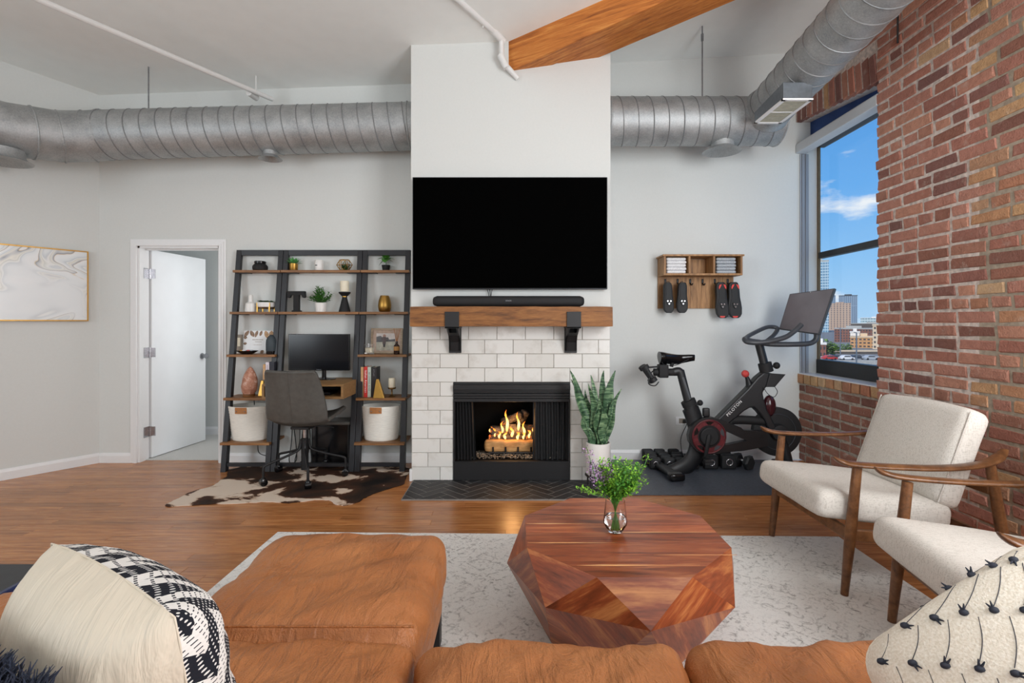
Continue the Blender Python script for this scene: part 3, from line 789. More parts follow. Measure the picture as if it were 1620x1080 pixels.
obj('firebox', fb, 'firebox_black', fp)
def curtain(x0, x1, x0b, x1b, ph):
    def fn(u, v):
        x = (x0+(x1-x0)*u)*(1-v)+(x0b+(x1b-x0b)*u)*v
        return Vector((x, YC+.035+.012*math.sin(u*PI*13+ph+.6*math.sin(3*v+u*5)), .664-(.664-.17)*v))
    return MB().grid(fn, 90, 6)
obj('mesh_curtain', curtain(F0+.012, -.325, F0+.012, -.298, 0), 'mesh_dark' if 'mesh_dark' in MT else 'black_matte', fp, smooth=180)
obj('mesh_curtain', curtain(.178, F1-.012, .175, F1-.012, 1), 'black_matte', fp, smooth=180)
# logs
k = NM('log_bark'); v = k.vec((1, 1, 1)); n = k.noise(v, 30, 6, .7); n2 = k.noise(v, 9, 4, .7)
c = k.ramp(n, ((.35, (40, 34, 30)), (.65, (112, 98, 86)))); em = k.ramp(n2, ((.60, (0, 0, 0, 1)), (.72, (1.0, .20, .03, 1))))
k.set(c, .9); k.l(em, k.b.inputs['Emission Color']); k.b.inputs['Emission Strength'].default_value = 2.2; k.bump(n, .9, .01)
wood('log_split', (150, 104, 58), (190, 142, 88), (212, 168, 112), .8, (2, 14, 14), 3, .05, bump=.3)
def log(a, b, r, m, seed, split=False):
    a, b = Vector(a), Vector(b); t = b-a; n_s = 20
    mbx = MB(); u = t.normalized().orthogonal().normalized(); w_ = t.normalized().cross(u)
    def fn(x, y):
        an = 2*PI*x; c = a+t*y; rr = r*(1+.16*noise.noise(Vector((math.cos(an)*1.5+seed, math.sin(an)*1.5, y*3)))+.06*noise.noise(Vector((math.cos(an)*6, math.sin(an)*6+seed, y*16))))
        if y in (0, 1): rr *= .001
        elif y < .06 or y > .94: rr *= .92
        return c+(u*math.cos(an)+w_*math.sin(an))*rr
    mbx.grid(fn, 24, n_s, cu=True); return mbx
fl_ = MB().rbox(-.238, .238, 4.42, 4.52, .205, .305, .02, (30, 6, 8), lambda p, n, q: p+n*noise.noise(p*18)*.009)
obj('log', fl_, 'log_split', fp, smooth=60, label='pale split front log')
for i, (a_, b_, r_) in enumerate((((-.215, 4.52, .315), (.235, 4.50, .318), .03), ((-.20, 4.50, .36), (.05, 4.56, .385), .042), ((-.03, 4.50, .355), (.22, 4.55, .375), .042), ((-.10, 4.62, .42), (.10, 4.60, .50), .036), ((.06, 4.66, .40), (.13, 4.64, .53), .04), ((-.22, 4.64, .34), (.22, 4.66, .35), .05))):
    obj('log', log(a_, b_, r_, None, i*3.1), 'log_bark', fp, smooth=80)
gt = MB().tube([(-.20, 4.41, .205), (.20, 4.41, .205)], .007, 8).tube([(-.20, 4.62, .205), (.20, 4.62, .205)], .007, 8)
for x in (-.163, -.055, .052, .163): gt.tube([(x, 4.63, .2), (x, 4.41, .2), (x, 4.405, .255)], .0075, 8)
for x in (-.175, .175): gt.tube([(x, 4.42, .2), (x, 4.42, .162)], .007, 8)
obj('grate', gt, 'black_metal', fp); obj('gas_valve', MB().box(-.03, .14, 4.44, 4.50, .17, .2), 'black_gloss', fp, bev=.004)
k = NM('flame'); tcx = k.n('ShaderNodeTexCoord'); sp = k.n('ShaderNodeSeparateXYZ'); k.l(tcx.outputs['Generated'], sp.inputs[0])
col = k.ramp(sp.outputs[2], ((0, (1, .42, .10, 1)), (.35, (1, .62, .22, 1)), (.7, (1, .36, .05, 1)), (1, (.8, .14, .01, 1))))
emn = k.n('ShaderNodeEmission'); k.l(col, emn.inputs[0]); emn.inputs[1].default_value = 3.2
trn = k.n('ShaderNodeBsdfTransparent'); msx = k.n('ShaderNodeMixShader')
k.l(k.ramp(sp.outputs[2], ((0, (.75,)*3+(1,)), (.6, (.85,)*3+(1,)), (1, (.35,)*3+(1,)))), msx.inputs[0]); k.l(trn.outputs[0], msx.inputs[1]); k.l(emn.outputs[0], msx.inputs[2])
k.l(msx.outputs[0], k.t.nodes['Material Output'].inputs[0])
rf = random.Random(2)
for (x, yy, z, h, w_) in ((-.045, 4.50, .37, .19, .030), (.055, 4.50, .37, .17, .028), (-.085, 4.49, .36, .10, .022), (.105, 4.49, .34, .12, .026), (.0, 4.47, .33, .09, .03), (-.15, 4.48, .33, .075, .02), (.15, 4.47, .32, .07, .022), (-.06, 4.45, .315, .06, .024), (.05, 4.45, .312, .065, .026), (.10, 4.45, .315, .055, .02), (-.11, 4.455, .32, .06, .02), (.19, 4.5, .35, .06, .016), (-.19, 4.5, .36, .05, .015)):
    ph = rf.uniform(0, 6); N = 12
    pts = [(x+.016*math.sin(ph+i*.55)*i/N, yy+.008*math.cos(ph+i*.5)*i/N, z+h*i/N) for i in range(N+1)]
    rr = [w_*(.30+.75*math.sin(PI*min(1, (i/N)*1.25+.12))**.9*(1-i/N*.35)) if i < N*.7 else w_*.75*(1-i/N)/.3+.0006 for i in range(N+1)]
    obj('flame', MB().tube(pts, rr, 10, flat=.45), 'flame', fp, smooth=180)
gv = MB(); rg_ = random.Random(8)
for _ in range(900):
    x = rg_.uniform(-.36, .36); y = rg_.uniform(4.33, 4.60); r_ = rg_.uniform(.006, .011); z = .162+rg_.uniform(0, .012)+.02*max(0, 1-abs(y-4.42)/.2)
    gv.add([(x+r_,y,z),(x,y+r_,z),(x-r_,y,z),(x,y-r_,z),(x,y,z+r_*.8),(x,y,z-r_*.8)], [(0,1,4),(1,2,4),(2,3,4),(3,0,4),(1,0,5),(2,1,5),(3,2,5),(0,3,5)])
obj('gravel', gv, 'gravel', fp, kind='stuff')
gl_ = bpy.data.lights.new('fire_glow', 'POINT'); gl_.energy = 3.0; gl_.color = (1, .5, .18); gl_.shadow_soft_size = .06
go = bpy.data.objects.new('fire_glow', gl_); COL.objects.link(go); go.location = (.0, 4.42, .46)

# ================================================================== ladder shelves and desk
def yf(z): return 4.53+.27*z/2.005
SH = [1.800, 1.413, 1.025, .640, .252]
def ladder(name, label, x0, x1, levels):
    t = thing(name, label, 'shelf', ((x0+x1)/2, 4.6, 0)); w_ = .046
    for a in (x0+.002, x1-w_-.002):
        obj('rail', MB().hexa([(a,4.53,0),(a+w_,4.53,0),(a+w_,4.585,0),(a,4.585,0)], [(a,4.80,2.005),(a+w_,4.80,2.005),(a+w_,4.835,2.005),(a,4.835,2.005)]), 'rail_black', t, bev=.002)
    obj('top_bar', MB().box(x0+.002, x1-.002, 4.80, 4.835, 1.955, 2.006), 'rail_black', t, bev=.002)
    obj('bottom_bar', MB().box(x0+w_, x1-w_, 4.55, 4.58, .045, .075), 'rail_black', t)
    for z in levels:
        y0 = yf(z)-.042
        s = obj('shelf', MB().box(x0+.003, x1-.003, y0, 4.828, z-.011, z+.011), 'shelf_wood', t, bev=.0015)
        if z > 1.3 or z < .7:
            bk = MB().box(x0+w_, x0+w_+.09, y0+.04, y0+.10, z-.017, z-.011).box(x1-w_-.09, x1-w_, y0+.04, y0+.10, z-.017, z-.011)
            obj('shelf_clip', bk, 'rail_black', s)
    return t
XL, XM, XN, XR = -2.585, -2.142, -1.40, -.950
ladder('ladder_shelf', 'black and wood ladder shelf next to the door', XL, XM, SH)
dk = ladder('ladder_desk', 'black leaning ladder desk with wooden shelves behind the office chair', XM, XN, SH[:2])
ladder('ladder_shelf', 'black and wood ladder shelf beside the chimney', XN, XR, SH)
DX0, DX1, DY0, DZ0, DZ1 = -2.094, -1.412, 4.285, .684, .81
obj('desk_top', MB().box(DX0, DX1, DY0, 4.82, DZ1-.02, DZ1), 'desk_wood', dk, bev=.002)
obj('desk_bottom', MB().box(DX0, DX1, DY0, 4.82, DZ0, DZ0+.02), 'desk_wood', dk, bev=.002)
obj('desk_side', MB().box(DX0, DX0+.02, DY0, 4.82, DZ0+.02, DZ1-.02), 'desk_wood', dk); obj('desk_side', MB().box(DX1-.02, DX1, DY0, 4.82, DZ0+.02, DZ1-.02), 'desk_wood', dk)
obj('desk_back', MB().box(DX0+.02, DX1-.02, 4.78, 4.80, DZ0+.02, DZ1-.02), 'black_matte', dk)

def X_(px, Y): return (px-810)*Y/FPX
Y1, Y2, Y3, Y4, Y5 = 4.785, 4.765, 4.735, 4.70, 4.69
T1, T2, T3, T4, T5 = [z+.0112 for z in SH]
# helpers for foliage
def leaf(mb, base, d, L, wd, droop=.3, fold=.15, n=5, up=Vector((0, 0, 1))):
    base = Vector(base); d = Vector(d).normalized(); side = d.cross(up)
    side = side.normalized() if side.length > 1e-3 else Vector((1, 0, 0))
    vs = []
    for i in range(n+1):
        t = i/n; c = base+d*L*t-up*(droop*L*t*t); w_ = wd*math.sin(PI*(.08+.92*t)**.8)*.5+(.0 if i == n else .0005)
        vs += [c-side*w_+up*fold*w_, c, c+side*w_+up*fold*w_]
    fs = []
    for i in range(n):
        for k in (0, 1): fs.append((i*3+k, i*3+k+1, i*3+k+4, i*3+k+3))
    mb.add(vs, fs)
rp = random.Random(21)
# top shelf
c = (X_(411.6, Y1), Y1, T1)
j = thing('jar', 'squat matte black jar on the top shelf nearest the door', 'jar', c)
obj('body', MB().lathe([(.03, 0), (.062, .004), (.067, .02), (.066, .042), (.05, .06), (.046, .064)], 28, c), 'black_matte', j, smooth=40)
obj('lid', MB().lathe([(.044, .0635), (.05, .066), (.052, .082), (.046, .087), (.0, .088)], 28, c), 'black_gloss', j, smooth=40)
c = (X_(464.5, Y1), Y1, T1)
j = thing('potted_succulent', 'small spiky succulent in a shiny gold pot on the top shelf', 'plant', c)
obj('pot', MB().lathe([(.0, 0), (.035, 0), (.037, .004), (.039, .064), (.034, .064), (.033, .055), (0, .055)], 24, c), 'gold', j, smooth=40)
lm = MB()
for i in range(26):
    a = i*2.4; e_l = .25+.9*(i/26); leaf(lm, (c[0], c[1], c[2]+.055), (math.cos(a)*math.cos(e_l), math.sin(a)*math.cos(e_l), math.sin(e_l)), .092, .026, .12)
obj('leaves', lm, 'succulent_green', j)
c = (X_(505, Y1), Y1, T1)
j = thing('candle_jar', 'white ceramic candle jar between the gold pot and the wire terrarium', 'candle', c)
obj('body', MB().lathe([(0, 0), (.037, 0), (.040, .004), (.040, .092), (.037, .096), (.034, .09), (0, .088)], 28, c), 'white_ceramic', j, smooth=40)
obj('label_print', MB().box(c[0]-.024, c[0]-.004, c[1]-.0405, c[1]-.0385, c[2]+.042, c[2]+.05), 'black_metal', j)
c = Vector((X_(545, Y1), Y1, T1)); j = thing('terrarium', 'faceted gold wire terrarium with a dark plant inside', 'terrarium', c)
pts = [Vector((.042*math.cos(a), .03*math.sin(a), .003)) for a in [PI/6+i*PI/3 for i in range(6)]]
mid = [Vector((.075*math.cos(a), .045*math.sin(a), .052)) for a in [i*PI/3 for i in range(6)]]
top = [Vector((.045*math.cos(a), .03*math.sin(a), .1)) for a in [PI/6+i*PI/3 for i in range(6)]]
wm = MB()
for i in range(6):
    for a, b in ((pts[i], pts[(i+1) % 6]), (pts[i], mid[i]), (pts[i], mid[(i+1) % 6]), (mid[i], mid[(i+1) % 6]), (top[i], mid[i]), (top[i], mid[(i+1) % 6]), (top[i], top[(i+1) % 6])):
        wm.tube([c+a, c+b], .0026, 5)
obj('wire_frame', wm, 'gold', j)
lm = MB()
for i in range(34):
    a = rp.uniform(0, 6.3); e_l = rp.uniform(.3, 1.4); leaf(lm, c+Vector((rp.uniform(-.02, .02), rp.uniform(-.01, .01), .006)), (math.cos(a)*math.cos(e_l), .5*math.sin(a)*math.cos(e_l), math.sin(e_l)), rp.uniform(.05, .095), .012, .1)
obj('leaves', lm, 'leaf_dark', j)
c = (X_(610.6, Y1), Y1, T1)
j = thing('potted_plant', 'round-leafed sprig in a small black pot on the top shelf', 'plant', c)
obj('pot', MB().lathe([(0, 0), (.031, 0), (.040, .05), (.034, .05), (.033, .044), (0, .044)], 20, c), 'black_matte', j, smooth=40)
obj('stem', MB().tube([(c[0], c[1], c[2]+.04), (c[0]+.002, c[1], c[2]+.11)], .003, 6), 'leaf_dark', j)
lm = MB()
for i, (a, e_l, L, wd_) in enumerate(((-2.9, .3, .07, .05), (-.2, .3, .075, .05), (-1.5, -.2, .055, .06), (-2.3, .9, .06, .045), (-.7, .9, .06, .045), (1.2, .5, .06, .05), (2.2, .6, .06, .05), (-1.6, 1.2, .05, .05), (-3.0, -.5, .06, .04), (0.1, -.1, .06, .04))):
    leaf(lm, (c[0], c[1], c[2]+.108), (math.cos(a)*math.cos(e_l), math.sin(a)*math.cos(e_l), math.sin(e_l)), L*1.3, wd_*1.25, .42)
obj('leaves', lm, 'leaf_green', j)
# second shelf
c = (X_(396.7, Y2), Y2, T2)
j = thing('bottle_vase', 'white ribbed bottle vase on the shelf next to the door', 'vase', c)
obj('body', MB().lathe([(0, 0), (.05, 0), (.052, .004), (.052, .03), (.049, .031), (.049, .058), (.046, .059), (.046, .078), (.02, .096), (.019, .155), (.016, .158), (.014, .15)], 20, c), 'white_ceramic', j, smooth=25)
c = (X_(421, Y2), Y2, T2)
j = thing('planter_bowl', 'white bowl of greens on a gold leg stand', 'planter', c)
obj('bowl', MB().lathe([(0, .042), (.07, .042), (.078, .048), (.080, .088), (.074, .088), (.073, .08), (0, .08)], 28, c), 'white_ceramic', j, smooth=40)
for a in (-2.3, -.85, .85, 2.3):
    obj('stand_leg', MB().box(c[0]+.084*math.cos(a)-.006, c[0]+.084*math.cos(a)+.006, c[1]+.07*math.sin(a)-.004, c[1]+.07*math.sin(a)+.004, c[2], c[2]+.085).tube([(c[0], c[1], c[2]+.035), (c[0]+.084*math.cos(a), c[1]+.07*math.sin(a), c[2]+.035)], .005, 6), 'gold', j)
lm = MB()
for i in range(60):
    a = rp.uniform(0, 6.3); r_ = rp.uniform(0, .065); b = rp.uniform(0, 6.3); leaf(lm, (c[0]+r_*math.cos(a), c[1]+r_*math.sin(a), c[2]+.084), (math.cos(b), math.sin(b), .8), .05, .018, .2, n=3)
obj('leaves', lm, 'leaf_dark', j)
c = (X_(469.5, Y2), Y2, T2); Tz = c[2]
Tp = [(-.042,0),(.042,0),(.042,.012),(.026,.018),(.026,.158),(.05,.155),(.058,.135),(.07,.13),(.084,.137),(.08,.193),(-.08,.193),(-.084,.137),(-.07,.13),(-.058,.135),(-.05,.155),(-.026,.158),(-.026,.018),(-.042,.012)]
obj('block_letter', MB().prism([(c[0]+a, Tz+b) for a, b in Tp], Y2-.018, Y2+.018, 'y'), 'black_matte', label='black block letter T standing on the middle shelf', cat='letter', bev=.002)
c = Vector((X_(507.5, Y2), Y2, T2))
j = thing('potted_plant', 'bushy green plant in a white pot beside the letter', 'plant', c)
obj('pot', MB().lathe([(0, 0), (.046, 0), (.054, .085), (.048, .085), (.047, .076), (0, .076)], 24, c), 'white_ceramic', j, smooth=40)
lm = MB(); st = MB()
for i in range(46):
    a = rp.uniform(0, 6.3); e_l = rp.uniform(.25, 1.45); L = rp.uniform(.09, .15)*(1.15 if e_l > 1 else 1)
    d = Vector((math.cos(a)*math.cos(e_l), .55*math.sin(a)*math.cos(e_l), math.sin(e_l))); b0 = c+Vector((0, 0, .078)); b1 = b0+d*L
    if b1.y > 4.82: continue
    st.tube([b0, b1], .0016, 4)
    for k_ in range(9):
        t = .3+.7*k_/8; p = b0+d*L*t; a2 = k_*2.4; leaf(lm, p, d*.5+Vector((math.cos(a2), math.sin(a2), .3)), .024, .016, .1, n=3)
obj('stems', st, 'leaf_dark', j); obj('leaves', lm, 'leaf_green', j)
c = (X_(545.2, Y2), Y2, T2)
j = thing('candle_holder', 'black cone candle holder with a gold neck ring', 'candle holder', c)
obj('base', MB().lathe([(0, 0), (.052, 0), (.053, .006), (.024, .125), (.022, .138)], 28, c), 'black_matte', j, smooth=30)
obj('neck_ring', MB().lathe([(.022, .136), (.024, .138), (.024, .146), (.022, .148)], 28, c), 'gold', j, smooth=30)
obj('cup', MB().lathe([(.02, .147), (.03, .15), (.054, .176), (.054, .185), (.04, .187), (0, .187)], 28, c), 'black_matte', j, smooth=30)
obj('pillar_candle', MB().lathe([(0, .1875), (.039, .1875), (.040, .19), (.040, .282), (.036, .288), (.012, .284), (0, .284)], 28, c), 'candle_wax', label='thick ivory candle on the black cone holder', cat='candle', smooth=40)
c = (X_(608.5, Y2), Y2, T2)
j = obj('vase', MB().lathe([(0, 0), (.042, 0), (.052, .008), (.060, .04), (.061, .06), (.055, .105), (.042, .145), (.038, .152), (.034, .15), (.03, .1), (0, .02)], 36, c), 'gold', label='egg-shaped brushed gold vase on the shelf by the chimney', cat='vase', smooth=50)
# third shelf
def lean(px0, px1, h, Yf, zt, tilt=.10, th=.012):
    x0, x1 = X_(px0, Yf), X_(px1, Yf)
    return frame((x0, Yf, zt), (1, 0, 0), (0, math.cos(tilt), -math.sin(tilt)), (0, math.sin(tilt), math.cos(tilt))), x1-x0
M_, wd_ = lean(384, 434, .213, 4.775, T3+.002)
j = thing('printed_card', 'white printed card with brown feathers leaning on the left shelf', 'card', M_ @ Vector((wd_/2, 0, 0)))
obj('board', MB().box(0, wd_, 0, .012, .0, .213, M_), 'white_plastic', j)
plain('feather_brown', (150, 124, 104), .8, var=.3, scale=90); plain('feather_tan', (196, 160, 124), .8, var=.2, scale=90)
def feather(mb, x, z, a, L, wd2):
    n = 8; pl = []
    for s_ in (1, -1):
        for i in (range(n+1) if s_ == 1 else range(n-1, 0, -1)):
            t = i/n; w2 = wd2*math.sin(PI*t)**.7*s_; pl.append((x+math.cos(a)*L*t-math.sin(a)*w2, z+math.sin(a)*L*t+math.cos(a)*w2))
    pl = [(max(.001, min(wd_-.001, q[0])), max(.001, min(.212, q[1]))) for q in pl]
    obj('feather_print', MB().add([(q[0], -.0006, q[1]) for q in pl], [tuple(range(len(pl)))], M_), mb, j)
for x, z, a, L, w2 in ((.05, .215, -2.2, .075, .016), (.06, .213, -1.0, .07, .018), (.13, .215, -1.9, .07, .014), (.17, .213, -1.9, .055, .013), (0, .15, -.1, .035, .014), (0, .09, .1, .035, .012), (.1, 0, 1.2, .03, .012), (.165, 0, .8, .04, .016)): feather('feather_brown', x, z, a, L, w2)
for x, z, a, L, w2 in ((.2, .213, -1.2, .08, .02), (.26, .213, -1.6, .07, .022)): feather('feather_tan', x, z, a, L, w2)
tx = MB()
for z, x0, x1, s_ in ((.128, .085, .185, .006), (.108, .11, .17, .004), (.08, .095, .17, .003)):
    x = x0
    while x < x1: 
        w2 = rp.uniform(.004, .010); tx.add([(x, -.0007, z-s_/2), (x+w2, -.0007, z-s_/2), (x+w2, -.0007, z+s_/2), (x, -.0007, z+s_/2)], [(0, 1, 2, 3)], M_); x += w2+.003
obj('lettering', tx, 'feather_brown', j)
c = (X_(429.3, 4.69), 4.69, T3)
j = thing('aroma_diffuser', 'dark teal pointed aroma diffuser in front of the printed card', 'diffuser', c)
obj('base', MB().lathe([(0, 0), (.042, 0), (.044, .004), (.044, .03)], 24, c), 'black_gloss', j, smooth=40)
plain('teal_dark', (58, 68, 74), .6)
obj('cover', MB().lathe([(.044, .03), (.046, .035), (.047, .09), (.044, .13), (.03, .158), (.010, .178), (.0, .179)], 24, c), 'teal_dark', j, smooth=40)
c = (X_(391, 4.67), 4.67, T3)
j = thing('trinket_dish', 'shallow black dish of small trinkets on the left shelf', 'dish', c)
obj('dish', MB().lathe([(0, 0), (.045, 0), (.098, .03), (.1, .034), (.094, .034), (.05, .012), (0, .01)], 28, c, sy=.55), 'black_gloss', j, smooth=40)
for i, (dx, m_) in enumerate(((-.03, 'white_plastic'), (.01, 'red_plastic'), (.04, 'steel'), (-.055, 'gold'))):
    obj('trinket', MB().rbox(c[0]+dx-.012, c[0]+dx+.014, c[1]-.012, c[1]+.01, c[2]+.02, c[2]+.04, .005, 4), m_, j, smooth=60)
M_, wd_ = lean(586, 636, .236, 4.77, T3+.002)
j = thing('photo_frame', 'light wood photo frame with a couple standing on a beach', 'frame', M_ @ Vector((wd_/2, 0, 0)))
wood('frame_wood', (150, 130, 108), (182, 160, 136), (200, 180, 158), .6, (3, 20, 20), 3, .05)
H_ = .236; fw = .018
obj('moulding', MB().box(0, wd_, 0, .02, 0, fw, M_).box(0, wd_, 0, .02, H_-fw, H_, M_).box(0, fw, 0, .02, fw, H_-fw, M_).box(wd_-fw, wd_, 0, .02, fw, H_-fw, M_), 'frame_wood', j)
plain('mat_board', (202, 176, 158), .8); obj('mat_board', MB().box(fw, wd_-fw, .009, .014, fw, H_-fw, M_), 'mat_board', j)
plain('photo_sky', (226, 218, 214), .5); plain('photo_hill', (84, 84, 88), .5, var=.3, scale=40); plain('photo_sand', (190, 188, 172), .5, var=.1, scale=30); plain('photo_coat', (88, 72, 74), .5); plain('photo_skin', (186, 140, 124), .5); plain('photo_trouser', (38, 40, 46), .5)
def flat(nm, poly, y, m): obj(nm, MB().add([(a, y, b) for a, b in poly], [tuple(range(len(poly)))], M_), m, j)
x0, x1, z0, z1 = .05, .225, .028, .188
flat('print_sky', [(x0,z0),(x1,z0),(x1,z1),(x0,z1)], .0085, 'photo_sky'); flat('print_sand', [(x0,z0),(x1,z0),(x1,.115),(x0,.105)], .008, 'photo_sand')
flat('print_hill', [(x0,.105),(x1,.112),(x1,.135),(.17,.13),(.16,.15),(.145,.15),(.12,.14),(.09,.165),(x0,.155)], .0075, 'photo_hill')
flat('print_coat', [(.11,.085),(.138,.085),(.143,.14),(.137,.158),(.11,.158),(.105,.135)], .007, 'photo_coat'); flat('print_trouser', [(.116,.06),(.134,.06),(.134,.09),(.113,.09)], .0068, 'photo_trouser')
flat('print_face', [(.112,.158),(.123,.155),(.137,.157),(.14,.17),(.131,.178),(.12,.18),(.111,.172)], .0066, 'photo_skin')
obj('glass', MB().box(fw, wd_-fw, .004, .005, fw, H_-fw, M_), 'pane', j)
c = (X_(584.5, 4.66), 4.66, T3)
j = thing('glass_candle', 'clear glass tumbler with a cream candle before the photo frame', 'candle', c)
obj('tumbler', MB().lathe([(0, 0), (.036, 0), (.042, .006), (.043, .095), (.041, .095), (.039, .016), (0, .014)], 24, c), 'glass', j, smooth=40)
obj('wax', MB().lathe([(0, .0165), (.038, .0165), (.040, .06), (0, .06)], 24, c), 'candle_wax', j, smooth=40)
c = (X_(627.5, 4.66), 4.66, T3)
j = thing('reed_diffuser', 'brown bottle of reeds with a tan label before the photo frame', 'diffuser', c)
plain('amber_glass', (44, 24, 18), .15); plain('label_tan', (182, 132, 72), .6); plain('reed', (170, 110, 62), .7)
obj('bottle', MB().lathe([(0, 0), (.024, 0), (.026, .004), (.026, .078), (.014, .092), (.011, .096), (.011, .118), (.008, .118), (.008, .1)], 20, c), 'amber_glass', j, smooth=40)
obj('label_band', MB().lathe([(.0265, .035), (.0268, .035), (.0268, .072), (.0265, .072)], 20, c), 'label_tan', j, smooth=40)
for dx, dy in ((-.03, .01), (-.018, -.008), (-.004, .012), (.014, -.004), (.026, .008), (.036, .0)):
    obj('reed', MB().tube([(c[0], c[1], c[2]+.10), (c[0]+dx, c[1]+dy, c[2]+.235)], .0016, 5), 'reed', j)
# fourth shelf and desk top
c = Vector((X_(394, Y4), Y4, T4))
j = thing('salt_lamp', 'rough pink salt rock lamp on a dark wooden base', 'lamp', c)
k = NM('salt_rock'); v = k.vec(); n = k.noise(v, 26, 5, .7); k.set(k.ramp(n, ((.38, (176, 116, 92)), (.56, (204, 150, 126)), (.68, (238, 214, 202)))), .55); k.bump(n, .6, .01)
obj('base', MB().lathe([(0, 0), (.05, 0), (.053, .01), (.051, .022), (0, .024)], 24, c), 'mantel_wood', j, smooth=40)
def rk(u, v_):
    an = 2*PI*u; z = .022+.25*v_; r_ = .079*(math.sin(PI*(.17+.83*v_)))**.62*(1-.30*v_)*(1.0 if v_ < .97 else .25)
    p = Vector((math.cos(an), math.sin(an)*.85, v_*2)); r_ *= 1+.11*noise.noise(p*1.7)+.05*noise.noise(p*5)
    return c+Vector((r_*math.cos(an)+.012*v_, r_*.8*math.sin(an), z))
obj('rock', MB().grid(rk, 24, 16, cu=True).add([], []), 'salt_rock', j, smooth=38)
def book(px0, px1, h, y0, dep, zt, m, label, txt=None, tm='white_plastic', tsize=.018, off=0.0):
    x0, x1 = X_(px0, y0), X_(px1, y0); t = thing('book', label, 'book', ((x0+x1)/2, y0, zt), group='books standing at the desk')
    cv = MB().box(x0, x0+.0025, y0, y0+dep, zt, zt+h).box(x1-.0025, x1, y0, y0+dep, zt, zt+h).box(x0, x1, y0-.003, y0+.001, zt, zt+h)
    obj('cover', cv, m, t); obj('pages', MB().box(x0+.0026, x1-.0026, y0+.0015, y0+dep-.004, zt+.003, zt+h-.003), 'candle_wax', t)
    if txt:
        tm_ = text_mesh(txt, tsize, .0003, spacing=1.1); xform(tm_, frame(((x0+x1)/2, y0-.0034, zt+h*.52+off), (0, 0, -1), (1, 0, 0), (0, -1, 0))); obj('lettering', tm_, tm, t)
    return t
for nm, cl in (('book_tan', (204, 160, 112)), ('book_red', (200, 48, 44)), ('book_mint', (196, 206, 194)), ('book_dark', (44, 40, 42)), ('book_white', (226, 218, 226)), ('book_navy', (46, 48, 58))): plain(nm, cl, .55, var=.05)
book(571, 575.4, .272, 4.64, .13, T4, 'book_tan', 'tan book with pale spine letters against the ladder rail', 'HEARTY', 'candle_wax', .016)
book(575.9, 581.3, .274, 4.625, .14, T4, 'book_red', 'red book with white spine lettering', 'Italian American', 'white_plastic', .028)
book(581.7, 586.8, .272, 4.63, .13, T4, 'book_mint', 'pale mint book with a navy foot on its spine', 'BE LOVING KIND', 'book_navy', .02)
book(587.3, 595.6, .27, 4.64, .13, T4, 'book_dark', 'black book behind the gold bookend', 'ATLAS', 'steel', .02, .08)
book(416.2, 420, .138, 4.62, .12, DZ1, 'book_tan', 'small tan book at the left end of the desk', 'GATHER', 'candle_wax', .014)
book(420.5, 425.6, .158, 4.61, .12, DZ1, 'book_white', 'lilac-white book standing on the desk', 'WONDERWALL', 'book_navy', .014)
book(426.2, 434, .162, 4.62, .12, DZ1, 'book_navy', 'dark navy book behind the office chair')
def bookend(x0, x1, y0, zt, h, label, flip=1):
    xm = x0+(x1-x0)*(.32 if flip == 1 else .68); d_ = .06
    b = MB().hexa([(x0,y0,zt),(x1,y0,zt),(x1,y0+d_,zt),(x0,y0+d_,zt)], [(xm-.01,y0+.02,zt+h),(xm+.012,y0+.02,zt+h),(xm+.012,y0+.04,zt+h),(xm-.01,y0+.04,zt+h)])
    obj('bookend', b, 'gold', label=label, cat='bookend', bev=.002)
bookend(X_(590, 4.56), X_(608, 4.56), 4.56, T4, .168, 'gold wedge bookend holding the row of books by the chimney')
bookend(X_(409.5, 4.72), X_(417, 4.72), 4.70, T4, .14, 'gold wedge bookend half hidden behind the desk', -1)
c = (X_(620, 4.66), 4.66, T4)
j = thing('candle_stand', 'small brass candle stand on the shelf by the chimney', 'candle holder', c)
obj('stand', MB().lathe([(0, 0), (.032, 0), (.034, .006), (.012, .016), (.007, .022), (.006, .06), (.010, .066), (.034, .072), (.037, .086), (.034, .086), (.03, .078), (0, .077)], 24, c), 'brass_dark', j, smooth=40)
obj('pillar_candle', MB().lathe([(0, .0775), (.029, .0775), (.031, .08), (.031, .166), (.028, .17), (0, .168)], 24, c), 'candle_wax', label='short ivory candle on the brass stand', cat='candle', smooth=40)
# monitor
a, b = at(456, 528.3, 4.62), at(552.7, 586, 4.62)
mo = thing('monitor', 'black desktop monitor standing on the ladder desk', 'monitor', ((a.x+b.x)/2, 4.66, DZ1))
obj('case', MB().box(a.x, b.x, 4.62, 4.65, b.z, a.z), 'black_gloss', mo, bev=.004)
obj('screen', MB().box(a.x+.012, b.x-.012, 4.6188, 4.6205, b.z+.018, a.z-.012), 'screen_dark', mo)
xm_ = X_(512, 4.66)
obj('stand', MB().lathe([(0, 0), (.11, 0), (.11, .006), (.03, .012), (0, .012)], 28, (xm_, 4.66, DZ1), sy=.7).tube([(xm_, 4.67, DZ1+.01), (xm_, 4.67, DZ1+.16)], .02, 12), 'black_gloss', mo, smooth=40)
t = text_mesh('SAMSUNG', .010, .0003); xform(t, frame(((a.x+b.x)/2, 4.6195, b.z+.009), (1, 0, 0), (0, 0, 1), (0, -1, 0))); obj('lettering', t, 'steel', mo)
obj('power_light', MB().box(b.x-.07, b.x-.064, 4.6185, 4.62, b.z+.006, b.z+.010), 'navy_edge', mo)
obj('notebook', MB().box(-1.80, -1.55, 4.36, 4.55, DZ0+.0202, DZ0+.045), 'black_gloss', label='slim dark device lying inside the desk tray', cat='device', bev=.004)
